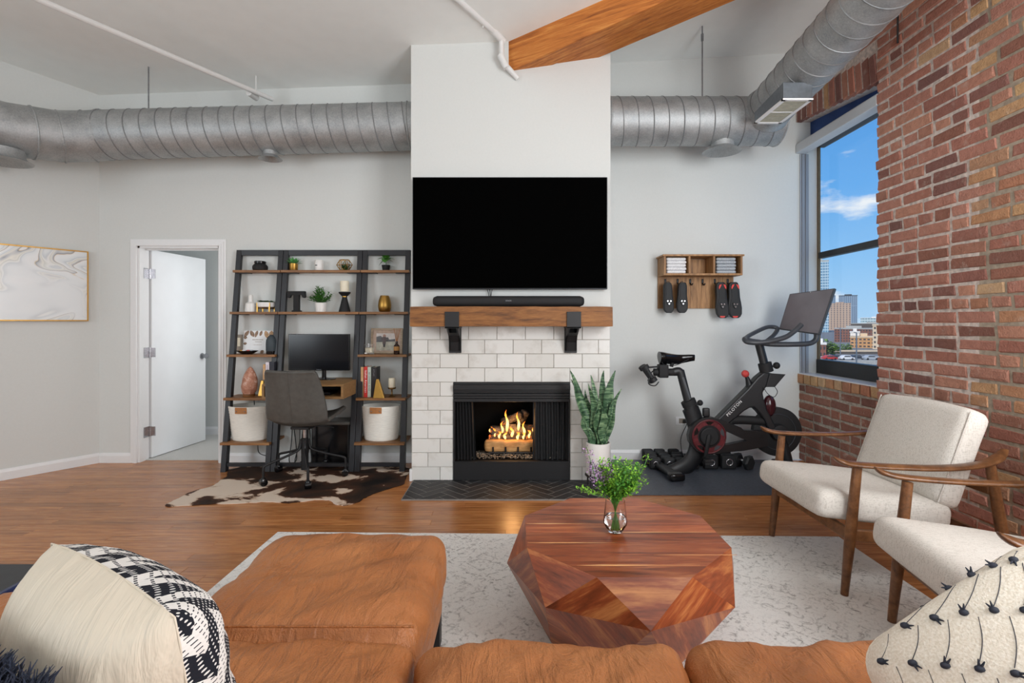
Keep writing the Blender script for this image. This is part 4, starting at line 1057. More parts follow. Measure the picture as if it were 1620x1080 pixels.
# baskets
def basket(px0, px1, pxb0, pxb1, label):
    Yc = Y5; cx = X_((px0+px1)/2, Yc); rt_ = (px1-px0)/2*Yc/FPX; rb_ = (pxb1-pxb0)/2*Yc/FPX; c = (cx, Yc-.01, T5); h = .31
    t = thing('basket', label, 'basket', c, group='rope baskets on the bottom shelves')
    pr = [(0, 0), (rb_*.97, 0)]
    N = 26
    for i in range(N+1):
        z = .006+(h-.006)*i/N; r_ = rb_+(rt_-rb_)*(i/N)**.8; pr.append((r_+.0025*(i % 2), z))
    pr += [(rt_-.008, h), (rt_-.012, h-.02), (rb_-.01, .02), (0, .015)]
    obj('body', MB().lathe(pr, 40, c, sy=.72), 'basket_rope', t, smooth=60)
    for s_ in (-1, 1):
        yy = c[1]+s_*rt_*.72
        hd = MB().grid(lambda u, v: Vector((cx+(-.05+.105*u*1.0) - (.02 if s_ < 0 else -.02), yy+s_*(.004+.0*u)-s_*((u-.5)**2)*.02, T5+h-.058+.055*v)), 6, 2)
        o = obj('handle', hd, 'tan_leather', t); sd = o.modifiers.new('solidify', 'SOLIDIFY'); sd.thickness = .007
        for du in (.15, .85):
            obj('rivet', MB().ell((cx-.05+.105*du-(.02 if s_ < 0 else -.02), yy+s_*.007, T5+h-.036), (.005, .004, .005), 8, 6), 'steel', o)
    return t
basket(364, 431, 370, 425, 'cream rope basket on the bottom shelf next to the door')
basket(572.5, 635, 578, 630, 'cream rope basket on the bottom shelf beside the chimney')
# under the desk
cbx = thing('bench', 'low black bench with a padded top in the shade under the desk', 'bench', (-1.66, 4.68, 0))
obj('body', MB().box(-1.86, -1.462, 4.742, 4.835, .012, .40), 'black_matte', cbx, bev=.004)
obj('top_pad', MB().rbox(-1.87, -1.455, 4.60, 4.838, .401, .435, .012, 8), 'chair_leather', cbx, smooth=60)
obj('door', MB().box(-1.85, -1.47, 4.735, 4.742, .03, .38), 'black_gloss', cbx, bev=.003)
for x in (-1.85, -1.475): obj('leg', MB().tube([(x, 4.625, .006), (x, 4.625, .402)], .011, 10), 'black_metal', cbx, smooth=50)
rc = random.Random(9)
cbt = MB()
for i in range(7):
    x = -2.05+i*.03; p0 = (x+.03, 4.815, .68); pts = smoothpath([p0, (x+rc.uniform(-.03, .03), 4.80, .45), (x+rc.uniform(-.03, .03), 4.78, .22), (x+rc.uniform(-.02, .03), 4.74, .06), (x-.02+rc.uniform(0, .04), 4.72, .022)], 5)
    cbt.tube(pts, .0045, 6)
obj('cable_tangle', cbt, 'cable_black', label='tangle of black cables hanging under the desk behind the chair', cat='cables', kind='stuff')
obj('power_cord', MB().tube(smoothpath([(-2.42, 4.80, .63), (-2.42, 4.83, .4), (-2.40, 4.83, .2), (-2.36, 4.78, .11), (-2.25, 4.74, .08), (-2.2, 4.70, .02)], 6), .004, 6), 'cable_black', label='thin black cord below the shelf with the salt lamp', cat='cord')
obj('power_cord', MB().tube(smoothpath([(-1.50, 4.76, .69), (-1.47, 4.80, .55), (-1.44, 4.81, .46), (-1.42, 4.82, .38)], 6), .004, 6), 'cable_black', label='black cord hanging at the right end of the desk', cat='cord')

# ================================================================== office chair
RZ = RAD(-6); oc = thing('office_chair', 'grey leather swivel chair on a five-star black caster base', 'chair', (-1.767, 4.367, 0.004), RZ)
Mi = Matrix.Rotation(-RZ, 4, 'Z')
prof = [(.255, .520), (.20, .500), (.08, .478), (-.06, .470), (-.16, .480), (-.215, .515), (-.240, .58), (-.262, .68), (-.285, .80), (-.305, .905), (-.313, .935)]
wid = [.22, .255, .268, .262, .258, .262, .262, .254, .238, .222, .205]
curl = [.06, .085, .095, .075, .05, .045, .06, .065, .055, .035, .02]
def shell(u, v):
    t = v*(len(prof)-1); i = min(len(prof)-2, int(t)); f = t-i; L = lambda a: a[i]+(a[i+1]-a[i])*f
    y, z = L([p[0] for p in prof]), L([p[1] for p in prof]); w_ = L(wid); c_ = L(curl)
    a = prof[i]; b = prof[i+1]; nrm = Vector((0, -(b[1]-a[1]), (b[0]-a[0]))); nrm = nrm.normalized() if nrm.length else Vector((0, 0, 1))
    if nrm.z < 0 and v < .4: nrm = -nrm
    if v >= .4 and nrm.y < 0: nrm = -nrm
    s_ = 2*u-1
    p = Vector((w_*s_+.03, y, z))+nrm*(c_*abs(s_)**2.6)
    if abs(s_) < .03: p -= nrm*.004
    return p
o = obj('shell', MB().grid(shell, 28, 40), 'chair_leather', oc, smooth=180, local=True)
sd = o.modifiers.new('solidify', 'SOLIDIFY'); sd.thickness = .03; sd.offset = 0
ss = o.modifiers.new('subsurf', 'SUBSURF'); ss.levels = 1; ss.render_levels = 1
obj('back_seam', MB().tube([shell(.5, .42+.57*i/14)+Vector((0, -.0145, .002)) for i in range(15)], .003, 6), 'chair_leather', o, local=True)
obj('tilt_plate', MB().box(-.08, .08, -.09, .07, .425, .448), 'black_metal', oc, local=True, bev=.004)
obj('gas_lift', MB().tube([(0, 0, .34), (0, 0, .43)], .016, 16), 'chrome', oc, local=True, smooth=40)
obj('column', MB().tube([(0, 0, .07), (0, 0, .335)], .03, 16), 'black_metal', oc, local=True, smooth=40)
obj('lever', MB().tube([(.05, .0, .435), (.14, .06, .43), (.22, .08, .415)], .005, 8), 'black_metal', oc, local=True)
for an in (8, 80, 152, 224, 296):
    d = Mi @ Vector((math.cos(RAD(an)), math.sin(RAD(an)), 0))
    lg = MB().tube(smoothpath([d*.034+Vector((0, 0, .33)), d*.038+Vector((0, 0, .27)), d*.07+Vector((0, 0, .235)), d*.20+Vector((0, 0, .195)), d*.315+Vector((0, 0, .165)), d*.335+Vector((0, 0, .14)), d*.335+Vector((0, 0, .065))], 5), .0105, 10)
    l_ = obj('leg', lg, 'black_metal', oc, local=True, smooth=60)
    sdv = Vector((-d.y, d.x, 0)); cc = d*.335+Vector((0, 0, .03))
    cm = MB().tube([cc-sdv*.026, cc-sdv*.022, cc-sdv*.006, cc+sdv*.006, cc+sdv*.022, cc+sdv*.026], [.02, .029, .029, .029, .029, .02], 16).ell(cc+Vector((0, 0, .018)), (.022, .022, .026), 10, 8)
    obj('caster', cm, 'black_gloss', oc, local=True, smooth=50)

# cowhide rug
outl = [(261,801),(276,792),(304,778.5),(337,769),(349,760),(359,754),(361,744),(375,741),(387,736),(395,732),(440,730),(500,731),(569,732),(615,729.5),(612,737),(630,738),(648,742),(647,748),(641,757),(639,766),(620,772),(595,780),(578,787),(569,794),(548,799.5),(532,798),(520,791.5),(500,791),(483,793),(456,796),(423,794),(386,796),(340,797.5),(300,800)]
po = [onfloor(a, b) for a, b in outl]; po = smoothpath(po, 4, closed=True)
po = [p+Vector((noise.noise(p*30), noise.noise(p*30+Vector((5, 3, 1))), 0))*.012 for p in po]
k = NM('cowhide'); v = k.vec((1, 1.2, 1), rnd=False); n = k.noise(v, 2.6, 5, .55, .4); n2 = k.noise(k.vec((10, 40, 1), rnd=False), 8, 3, .6)
sxx = k.n('ShaderNodeSeparateXYZ'); k.l(v, sxx.inputs[0])
f = k.math('ADD', k.math('ADD', n, k.math('MULTIPLY', sxx.outputs[0], .05)), k.math('MULTIPLY', k.math('SUBTRACT', n2, .5), .06))
k.set(k.ramp(f, ((.44, (226, 208, 190)), (.462, (196, 166, 142)), (.475, (74, 46, 32)), (.56, (52, 38, 30)), (.68, (24, 21, 20)))), .8, spec=.2); k.bump(n2, .3, .004)
m = MB(); n = len(po)
m.add([(p.x, p.y, .0005) for p in po]+[(p.x, p.y, .006) for p in po], [tuple(range(n)), tuple(range(n, 2*n))[::-1]]+[(i, (i+1) % n, n+(i+1) % n, n+i) for i in range(n)])
obj('cowhide_rug', m, 'cowhide', label='brown and white cowhide rug under the office chair', cat='rug')

# painting on the angled wall
d = Vector((DX, DY, 0)); nr = Vector((.823, -.568, 0))
p0 = Vector((CX, CY, 0))+d*.091+nr*.002
M_ = frame(p0+Vector((0, 0, 1.339)), d, -nr, (0, 0, 1)); wp, hp = 1.25, .646
j = thing('painting', 'wide white and grey agate painting in a thin gold frame', 'painting', p0+d*wp*.5+Vector((0, 0, 1.339)))
obj('moulding', MB().box(0, wp, -.035, 0, 0, .010, M_).box(0, wp, -.035, 0, hp-.01, hp, M_).box(0, .01, -.035, 0, .01, hp-.01, M_).box(wp-.01, wp, -.035, 0, .01, hp-.01, M_), 'gold', j)
k = NM('agate'); tcx = k.n('ShaderNodeTexCoord'); mp = k.n('ShaderNodeMapping'); mp.inputs['Scale'].default_value = (1.0, 1.0, 1.55); k.l(tcx.outputs['Object'], mp.inputs[0])
nz = k.n('ShaderNodeTexNoise'); nz.inputs['Scale'].default_value = 1.5; nz.inputs['Detail'].default_value = 2.2; nz.inputs['Distortion'].default_value = 1.1; nz.inputs['Roughness'].default_value = .42; k.l(mp.outputs[0], nz.inputs['Vector'])
rings = k.math('FRACT', k.math('MULTIPLY', nz.outputs['Fac'], 6.5))
c = k.ramp(rings, ((0, (238, 240, 240)), (.30, (226, 231, 233)), (.46, (196, 202, 206)), (.52, (240, 240, 236)), (.62, (206, 206, 196)), (.66, (240, 236, 224)), (.80, (168, 172, 178)), (.84, (92, 92, 96)), (.86, (214, 190, 146)), (.89, (236, 236, 236)), (1, (238, 240, 240))))
c = k.mix(k.ramp(k.noise(mp.outputs[0], 1.6, 2), ((.40, (0.2,)*3+(1,)), (.6, (.85,)*3+(1,)))), c, (236, 239, 240)); k.set(c, .25)
obj('canvas', MB().box(.01, wp-.01, -.028, -.004, .01, hp-.01, M_), 'agate', j)
# ================================================================== alcove: mat, dumbbells, bike, rack
obj('exercise_mat', MB().rbox(.90, 2.66, 3.92, 4.92, .0005, .010, .003, (8, 8, 2)), 'mat_rubber' if 'mat_rubber' in MT else plain('mat_rubber', (72, 77, 86), .40, var=.12, scale=60, bump=.1).m, label='dark grey rubber exercise mat under the exercise bike', cat='mat', smooth=50)
MZ = .0105
def dumbbell(px, pb, Yc, s, label, grp, hexed=False, rot=0.0):
    x = X_(px, Yc-.07); t = thing('dumbbell', label, 'dumbbell', (x, Yc, MZ), rot, group=grp)
    for y0, y1 in ((-.085, -.03), (.03, .085)):
        if hexed: hd = MB().tube([(0, y0, s*.9), (0, y0+.012, s*.9), (0, y1-.012, s*.9), (0, y1, s*.9)], [s*.8, s*1.03, s*1.03, s*.8], 6)
        else: hd = MB().rbox(-s, s, y0, y1, 0, 2*s, .014, 6)
        if not hexed: o = obj('weight_head', hd, 'black_rubber', t, local=True, smooth=50)
        else:
            lo = min(v.z for v in hd.v); xform(hd, Matrix.Translation((0, 0, -lo))); o = obj('weight_head', hd, 'black_rubber', t, local=True)
        if y0 < 0 and not hexed:
            obj('chrome_ring', MB().tube([(math.cos(a)*s*.42, y0-.001, s+math.sin(a)*s*.42) for a in [2*PI*i/20 for i in range(20)]], s*.09, 8, closed=True), 'chrome', o, local=True, smooth=60)
    obj('grip', MB().tube([(0, -.035, s*.95), (0, .035, s*.95)], .015, 12), 'chrome', t, local=True, smooth=50)
for i, (px, s) in enumerate(((1030, .052), (1049, .052), (1072, .052))):
    dumbbell(px, 0, 4.86-.0, s*.98, ('black dumbbell in the back row, nearest the chimney', 'black dumbbell in the back row, second from the chimney', 'black dumbbell in the back row behind the bike crank')[i], 'dumbbells along the wall')
for i, (px, s) in enumerate(((1037, .050), (1059, .050), (1078, .050), (1097, .052), (1125, .062), (1153, .066))):
    dumbbell(px, 0, 4.665, s, ('black dumbbell in the front row, at its left end', 'black dumbbell in the front row, second from its left end', 'black dumbbell half hidden behind the rear leg of the bike', 'black dumbbell in the front row left of the pedal', 'black dumbbell in the front row behind the pedal', 'largest black block dumbbell with a chrome ring, right of the pedal')[i], 'dumbbells along the wall')
dumbbell(1181, 0, 4.64, .066, 'black hexagonal dumbbell at the right end of the row', 'dumbbells along the wall', True, .5)

Yb = 4.48
bk = thing('exercise_bike', 'black exercise bike with red flywheel ring and tilted touch screen', 'exercise bike', (1.9, Yb, MZ))
plain('bike_black', (23, 24, 27), .45, var=.06); plain('bike_red', (92, 30, 36), .35, var=.2, scale=30); plain('bike_grey', (62, 65, 70), .42)
def bp(x, y, Y=Yb): return at(x, y, Y)
def foot(xn, yn, xf, yf_, nm):
    d = Vector((xf-xn, yf_-yn, 0)); L = d.length; M_ = frame((xn, yn, MZ), d, (-d.y, d.x, 0), (0, 0, 1))
    o = obj(nm, MB().rbox(0, L, -.045, .045, .018, .062, .02, (12, 6, 6), lambda p, n, q: Vector((p.x, p.y*(1.25-.35*math.sin(PI*max(0, min(1, p.x/L)))), p.z)), M=M_), 'bike_black', bk, smooth=60)
    for a in (.03, L-.03): obj('end_foot', MB().rbox(a-.045, a+.045, -.065, .065, 0, .068, .022, 6, M=M_), 'black_gloss', o, smooth=60)
foot(1.37, 4.23, 1.295, 4.73, 'rear_stabilizer'); foot(2.44, 4.27, 2.44, 4.70, 'front_stabilizer')
obj('rear_strut', MB().tube(smoothpath([bp(1052, 752, 4.46), bp(1072, 744), bp(1090, 733), bp(1101, 715), bp(1104, 690), bp(1098, 662), bp(1092, 645)], 5), .074, 18, flat=1, sw=.55), 'bike_black', bk, smooth=60)
obj('seat_tube', MB().tube([bp(1098, 668), bp(1090.5, 637)], .058, 18, sw=.7), 'bike_black', bk, smooth=60)
obj('seat_collar', MB().tube([bp(1091.5, 641), bp(1088, 633)], .064, 18, sw=.75), 'black_matte', bk, smooth=40)
obj('seat_post', MB().tube([bp(1089, 637), bp(1076, 586)], .036, 14, sw=.7).tube(smoothpath([bp(1077.5, 592), bp(1074, 587), bp(1066, 588.5)], 4), .036, 14, sw=.7), 'bike_black', bk, smooth=60)
obj('seat_slider', MB().tube([bp(1074, 588.5), bp(1034, 588.5)], .033, 14, sw=.7), 'black_matte', bk, smooth=60)
obj('post_scale', MB().hexa([bp(1090.5, 632, Yb-.027), bp(1093.5, 631, Yb-.027), bp(1093.5, 631, Yb-.02), bp(1090.5, 632, Yb-.02)], [bp(1079, 597, Yb-.027), bp(1082, 596, Yb-.027), bp(1082, 596, Yb-.02), bp(1079, 597, Yb-.02)]), 'bike_grey', bk)
obj('seat_knob', MB().tube([bp(1099, 640, Yb-.02), bp(1104, 638, Yb-.02)], .010, 10).ell(bp(1107.5, 637, Yb-.02), (.026, .024, .026), 12, 8), 'black_matte', bk, smooth=60)
def sad(u, v):
    a = bp(1099, 563); b = bp(1043, 562); t = v; x = a.x+(b.x-a.x)*t
    wdt = .018+.072*(max(0, t-.35)/.65)**1.3 if t > .35 else .018+.006*t
    if t < .04: wdt *= .5
    if t > .93: wdt *= .72
    an = 2*PI*u; th = .020+.022*t
    z = a.z+(b.z-a.z)*t+.012*math.cos(2*PI*t)*.5
    s_ = math.sin(an)
    return Vector((x, Yb+wdt*math.cos(an), z-.014+th*(s_ if s_ > 0 else s_*1.7*(1-.45*abs(math.cos(an)))) ))
sdl = obj('saddle', MB().grid(sad, 20, 22, cu=True).add([sad(i/20, 0) for i in range(20)], [tuple(range(20))]).add([sad(i/20, 1) for i in range(20)], [tuple(range(20))]), 'black_gloss', bk, smooth=70)
for s_ in (-1, 1): obj('saddle_rail', MB().tube(smoothpath([bp(1090, 568, Yb+s_*.02), bp(1070, 577, Yb+s_*.02), bp(1052, 577, Yb+s_*.025), bp(1046, 571, Yb+s_*.03)], 4), .004, 6), 'black_metal', sdl)
a = bp(1041, 576); b = bp(1056, 597); obj('saddle_clamp', MB().rbox(a.x, b.x, Yb-.045, Yb+.045, b.z, a.z, .01, 6).tube([bp(1064, 572), bp(1062, 580)], .016, 10), 'black_matte', bk, smooth=50)
for i, yo in enumerate((-.07, .03)):                       # hand weights parked behind the saddle
    c0, c1 = bp(1020-i*4, 580, Yb+yo), bp(1034-i*2, 602, Yb+yo); d = (c1-c0).normalized()
    obj('hand_weight', MB().tube([c0-d*.012, c0-d*.008, c0+d*.026, c0+d*.03, c1-d*.03, c1-d*.026, c1+d*.008, c1+d*.012], [.022, .034, .034, .02, .02, .034, .034, .022], 14), 'black_rubber', bk, smooth=45)
obj('weight_holder', MB().tube(smoothpath([bp(1038, 584), bp(1030, 590, Yb-.06), bp(1026, 606, Yb-.08), bp(1036, 610, Yb-.03), bp(1042, 604, Yb+.03)], 5), .005, 6).tube([bp(1040, 580), bp(1024, 581)], .008, 8), 'black_metal', bk, smooth=60)
def cr4(pts): return [(bp(1120+x/3.6, 440+y/3.6).x, bp(1120+x/3.6, 440+y/3.6).z) for x, y in pts]
def cr2(pts, Y): return [(at(960+x/5.0625, 640+y/5.0625, Y).x, at(960+x/5.0625, 640+y/5.0625, Y).z) for x, y in pts]
obj('main_frame', MB().prism(cr4([(34,806),(215,625),(268,562),(305,532),(350,538),(376,560),(368,592),(318,618),(300,648),(308,690),(325,745),(352,795),(392,876),(345,884),(308,800),(278,760),(248,732),(225,735),(195,752),(160,782),(100,830)]), Yb-.045, Yb+.045, 'y'), 'bike_black', bk, bev=.014, seg=3)
obj('lower_tube', MB().tube(smoothpath([bp(1146, 676), bp(1152, 668), bp(1162, 664), bp(1188, 664.5), bp(1218, 667)], 4), .038, 14, sw=.8), 'black_matte', bk, smooth=60)
Yc = 4.40
cov = MB().prism(cr2([(655,250),(668,195),(700,150),(745,118),(800,102),(850,100),(940,130),(958,215),(948,328),(935,384),(860,396),(800,396),(735,378),(690,340),(664,300)], Yc), Yc, Yc+.06, 'y')
cov.prism(cr2([(938,129),(1080,185),(1100,205),(1290,215),(1290,245),(1130,290),(1085,272),(958,214)], Yc), Yc+.005, Yc+.055, 'y')
cov.prism(cr2([(947,326),(1092,296),(1130,288),(1290,243),(1290,335),(1100,370),(934,385)], Yc), Yc+.005, Yc+.055, 'y')
cv_ = obj('crank_cover', cov, plain('smoke_plastic', (20, 20, 22), .38).m, bk)
cc = at(1122, 690.4, Yc-.004); ringm = MB(); N = 40
for k_ in range(N):
    a0, a1 = 2*PI*k_/N, 2*PI*(k_+1)/N
    for r0, r1, y0 in ((.098, .138, 0),):
        ringm.add([cc+Vector((r0*math.cos(a0), 0, r0*math.sin(a0))), cc+Vector((r1*math.cos(a0), 0, r1*math.sin(a0))), cc+Vector((r1*math.cos(a1), 0, r1*math.sin(a1))), cc+Vector((r0*math.cos(a1), 0, r0*math.sin(a1))),
                   cc+Vector((r0*math.cos(a0), .005, r0*math.sin(a0))), cc+Vector((r1*math.cos(a0), .005, r1*math.sin(a0))), cc+Vector((r1*math.cos(a1), .005, r1*math.sin(a1))), cc+Vector((r0*math.cos(a1), .005, r0*math.sin(a1)))],
                  [(0,1,2,3),(7,6,5,4),(0,4,5,1),(2,6,7,3)])
obj('ring', ringm, 'bike_red', bk, label='dark red ring around the crank')
for k_ in range(5):
    a0 = k_*2*PI/5+.3; obj('ring_window', MB().add([cc+Vector((r*math.cos(a0+da), -.0015, r*math.sin(a0+da))) for r, da in ((.102, -.12), (.13, -.3), (.132, .0), (.13, .28), (.102, .12))], [(0, 1, 2, 3, 4)]), 'bike_grey' if k_ in (0, 4) else 'black_gloss', bk)
obj('ring_edge', MB().tube([cc+Vector((.142*math.cos(2*PI*i/40), .0, .142*math.sin(2*PI*i/40))) for i in range(40)], .006, 8, closed=True), 'bike_red', bk, smooth=60)
obj('chainring', MB().tube([cc+Vector((0, .004, 0)), cc+Vector((0, -.012, 0)), cc+Vector((0, -.018, 0))], [.08, .08, .07], 36), 'black_matte', bk, smooth=30)
p0, p1 = at(1122, 690, Yc-.03), at(1116, 722, Yc-.03)
obj('crank_arm', MB().tube([p0+Vector((0, 0, .015)), p0, p1, p1-Vector((0, 0, .012))], [.012, .021, .015, .008], 12, sw=.5), 'black_matte', bk, smooth=50)
obj('pedal', MB().box(p1.x-.035, p1.x+.035, Yc-.12, Yc-.045, p1.z-.05, p1.z-.035).box(p1.x-.03, p1.x+.03, Yc-.11, Yc-.055, p1.z-.035, p1.z-.01).tube([p1, p1+Vector((0, -.05, -.02))], .007, 8), 'black_metal', bk, bev=.003)
fc = at(1228, 682, 4.5)
fw_ = obj('flywheel', MB().tube([fc+Vector((0, y, 0)) for y in (-.028, -.024, .024, .028)], [.205, .213, .213, .205], 56), 'black_matte', bk, smooth=30)
obj('rim_line', MB().tube([fc+Vector((.155*math.cos(2*PI*i/48), -.029, .155*math.sin(2*PI*i/48))) for i in range(48)], .003, 6, closed=True), 'bike_grey', fw_, smooth=60)
obj('hub', MB().tube([fc+Vector((0, -.03, 0)), fc+Vector((0, -.07, 0)), fc+Vector((0, -.075, 0))], [.075, .065, .05], 24), 'black_matte', bk, smooth=40)
obj('brake_shroud', MB().ell(bp(1217, 642), (.055, .045, .095), 16, 12), plain('shroud_red', (58, 24, 30), .15).m, bk, smooth=60)
obj('front_strut', MB().tube(smoothpath([bp(1228, 682), bp(1240, 705), bp(1248, 735), bp(1250, 752)], 4), .04, 14, sw=.7), 'bike_black', bk, smooth=60)
obj('head_post', MB().tube([bp(1211, 583), bp(1200, 541)], .036, 16, sw=.8), 'bike_black', bk, smooth=50)
obj('head_collar', MB().tube([bp(1213, 588), bp(1209.5, 574)], .058, 18, sw=.85), 'black_matte', bk, smooth=40)
obj('head_knob', MB().tube([bp(1216, 580, Yb-.02), bp(1224, 579, Yb-.02)], .010, 10).ell(bp(1228.5, 578, Yb-.02), (.03, .028, .03), 12, 8), 'black_matte', bk, smooth=60)
kn = bp(1179, 591, Yb-.01); obj('resistance_knob', MB().ell(kn, (.034, .03, .032), 10, 7), 'red_plastic', bk, label='red resistance knob')
obj('knob_stalk', MB().tube([kn, bp(1183, 600, Yb), bp(1186, 613, Yb)], [.012, .02, .034], 12), 'bike_black', bk, smooth=50)
obj('tablet_tray', MB().hexa([bp(1212, 612, Yb-.06), bp(1226, 612, Yb-.06), bp(1226, 612, Yb+.06), bp(1212, 612, Yb+.06)], [bp(1218, 590, Yb-.06), bp(1243, 592, Yb-.06), bp(1243, 592, Yb+.06), bp(1218, 590, Yb+.06)]), 'black_metal', bk, bev=.004)
hb_ = MB().tube(smoothpath([bp(1203, 541), bp(1188, 539, 4.40), bp(1178, 536, 4.36), bp(1184, 541, 4.30), bp(1210, 541, 4.28), bp(1240, 534, 4.28), bp(1255, 525, 4.29), bp(1268, 513, 4.30)], 6), .021, 12)
hb_.tube(smoothpath([bp(1178, 536, 4.36), bp(1188, 529, 4.46), bp(1210, 518.5, 4.58), bp(1222, 517, 4.62), bp(1230, 520, 4.6), bp(1224, 530, 4.55), bp(1212, 540, 4.5)], 6), .018, 12)
obj('handlebar', hb_, 'bike_grey', bk, smooth=60)
obj('screen_arm', MB().tube(smoothpath([bp(1203, 542), bp(1225, 544.5, 4.45), bp(1270, 544, 4.42), bp(1286, 541, 4.42), bp(1292, 532, 4.42), bp(1288, 515, 4.42)], 6), .022, 12), 'bike_grey', bk, smooth=60)
q = [bp(1232, 520.5, 4.60), bp(1295.5, 529, 4.24), bp(1320.5, 455.5, 4.24), bp(1249, 464.5, 4.60)]
nrm = (q[1]-q[0]).cross(q[3]-q[0]).normalized()
if nrm.y > 0: nrm = -nrm
sm = MB().hexa([p for p in q], [p-nrm*.028 for p in q])
sc = obj('screen', sm, 'bike_grey', bk, bev=.006)
c_ = sum(q, Vector())/4; obj('display', MB().add([c_+(p-c_)*.955+nrm*.0012 for p in q], [(0, 1, 2, 3)]), plain('touch_glass', (112, 107, 112), .2, spec=.7, var=.1, scale=3).m, sc)  # lighter grey puts the screen's reflections into its colour
u_ = (q[2]-q[3]).normalized(); mt_ = (q[2]+q[3])/2+(q[0]-q[3])*.035+nrm*.002
obj('camera_dot', MB().tube([mt_, mt_+nrm*.002], .006, 10), 'chrome', sc)
t = text_mesh('PELOTON', .036, .0006, spacing=1.15); ax = (bp(1171, 631)-bp(1146, 657)); ax.y = 0; ax.normalize(); up = Vector((-ax.z, 0, ax.x))
xform(t, frame(bp(1158, 644.5)+Vector((0, -.0455, 0)), ax, up, (0, -1, 0))); 
obj('lettering', t, 'white_plastic', bk)
obj('brake_cable', MB().tube(smoothpath([bp(1208, 612, 4.42), bp(1214, 622, 4.40), bp(1224, 628, 4.39), bp(1230, 620, 4.40), bp(1226, 612, 4.42)], 5), .003, 6), 'cable_black', bk)
obj('clip_device', MB().rbox(bp(1112, 0, 4.44).x, bp(1122, 0, 4.44).x, 4.42, 4.46, bp(0, 659, 4.44).z, bp(0, 645, 4.44).z, .008, 5), 'black_metal', bk, smooth=60)

# wall outlet
a, b = at(1068.6, 659, YA), at(1091, 671.6, YA)
ot = thing('wall_outlet', 'white wall outlet plate behind the bike', 'outlet', ((a.x+b.x)/2, YA, b.z))
obj('plate', MB().box(a.x, b.x, YA-.006, YA, b.z, a.z), 'white_plastic', ot, bev=.002)
xx = a.x+(b.x-a.x)*.45; obj('socket', MB().box(xx-.03, xx+.03, YA-.0075, YA-.005, b.z+.015, a.z-.015), 'grout', ot, bev=.001)
obj('plug', MB().rbox(xx+.005, xx+.04, YA-.035, YA-.0076, b.z+.02, a.z-.02, .008, 5), 'black_matte', ot, smooth=60)
obj('bike_power_cord', MB().tube(smoothpath([(xx+.02, YA-.03, b.z+.03), (xx+.03, YA-.05, .35), (xx-.02, YA-.03, .2), (xx-.0, YA-.03, .02)], 6), .004, 6), 'cable_black', label='black power cord dropping from the wall outlet', cat='cord')

# ---- wall rack
RX0, RX1, RYf, RZt, RZc, RZb = 1.412, 2.142, 4.755, 1.958, 1.765, 1.462
rk_ = thing('wall_rack', 'wooden wall rack with three cubbies and a row of black hooks', 'rack', ((RX0+RX1)/2, YA, RZb))
nb_ = 7
for i in range(nb_):
    x0 = RX0+(RX1-RX0)*i/nb_; x1 = RX0+(RX1-RX0)*(i+1)/nb_-.001
    obj('back_board', MB().box(x0, x1, YA-.020, YA-.001, RZb, RZt-.02), 'rack_wood', rk_, bev=.001)
obj('top_board', MB().box(RX0-.012, RX1+.012, RYf-.012, YA-.001, RZt-.016, RZt), 'rack_wood', rk_, bev=.001)
obj('cubby_floor', MB().box(RX0, RX1, RYf, YA-.0205, RZc, RZc+.018), 'rack_wood', rk_, bev=.001)
for x in (RX0, X_(1089.5, RYf), X_(1128.5, RYf), RX1-.018):
    obj('upright', MB().box(x, x+.018, RYf, YA-.0205, RZc+.018, RZt-.016), 'rack_wood', rk_, bev=.001)
for px in (1052.8, 1072.4, 1092.4, 1111.9, 1131.4, 1151.7):
    x = X_(px, YA-.03); z = at(0, 441, YA-.03).z
    obj('hook', MB().rbox(x-.010, x+.010, YA-.026, YA-.0205, z-.045, z, .003, 4).tube(smoothpath([(x, YA-.026, z-.04), (x, YA-.045, z-.058), (x+.004, YA-.062, z-.058), (x+.007, YA-.068, z-.045)], 4), .006, 8), 'black_metal', rk_, smooth=50)
plain('towel_light', (232, 232, 234), .95, var=.08, scale=120, bump=.6, bd=.004); plain('towel_grey', (178, 184, 190), .95, var=.12, scale=120, bump=.6, bd=.004)
rw = random.Random(14); pl_ = ('topmost', 'second from the top', 'third from the top', 'second from the bottom', 'bottom one')
for nm, p0, p1, m_ in (('light grey', 1055.5, 1088, 'towel_light'), ('darker grey', 1134, 1167, 'towel_grey')):
    for i in range(5):
        h = .0285; z = RZc+.019+(4-i)*h*1.06; x0, x1 = X_(p0, RYf)+rw.uniform(0, .008), X_(p1, RYf)-rw.uniform(0, .008); sd = rw.uniform(0, 50)
        obj('towel', MB().rbox(x0, x1, RYf+.012+rw.uniform(0, .01), YA-.03, z, z+h, h*.48, (14, 10, 6), lambda p, n, q: p+n*(.003*noise.noise(p*22+Vector((sd, 0, 0)))) if abs(n.z) < .8 else p), m_,
            label=f'folded {nm} towel in the rack, {pl_[i]} of its stack', cat='towel', group='folded towels in the wall rack', smooth=70)
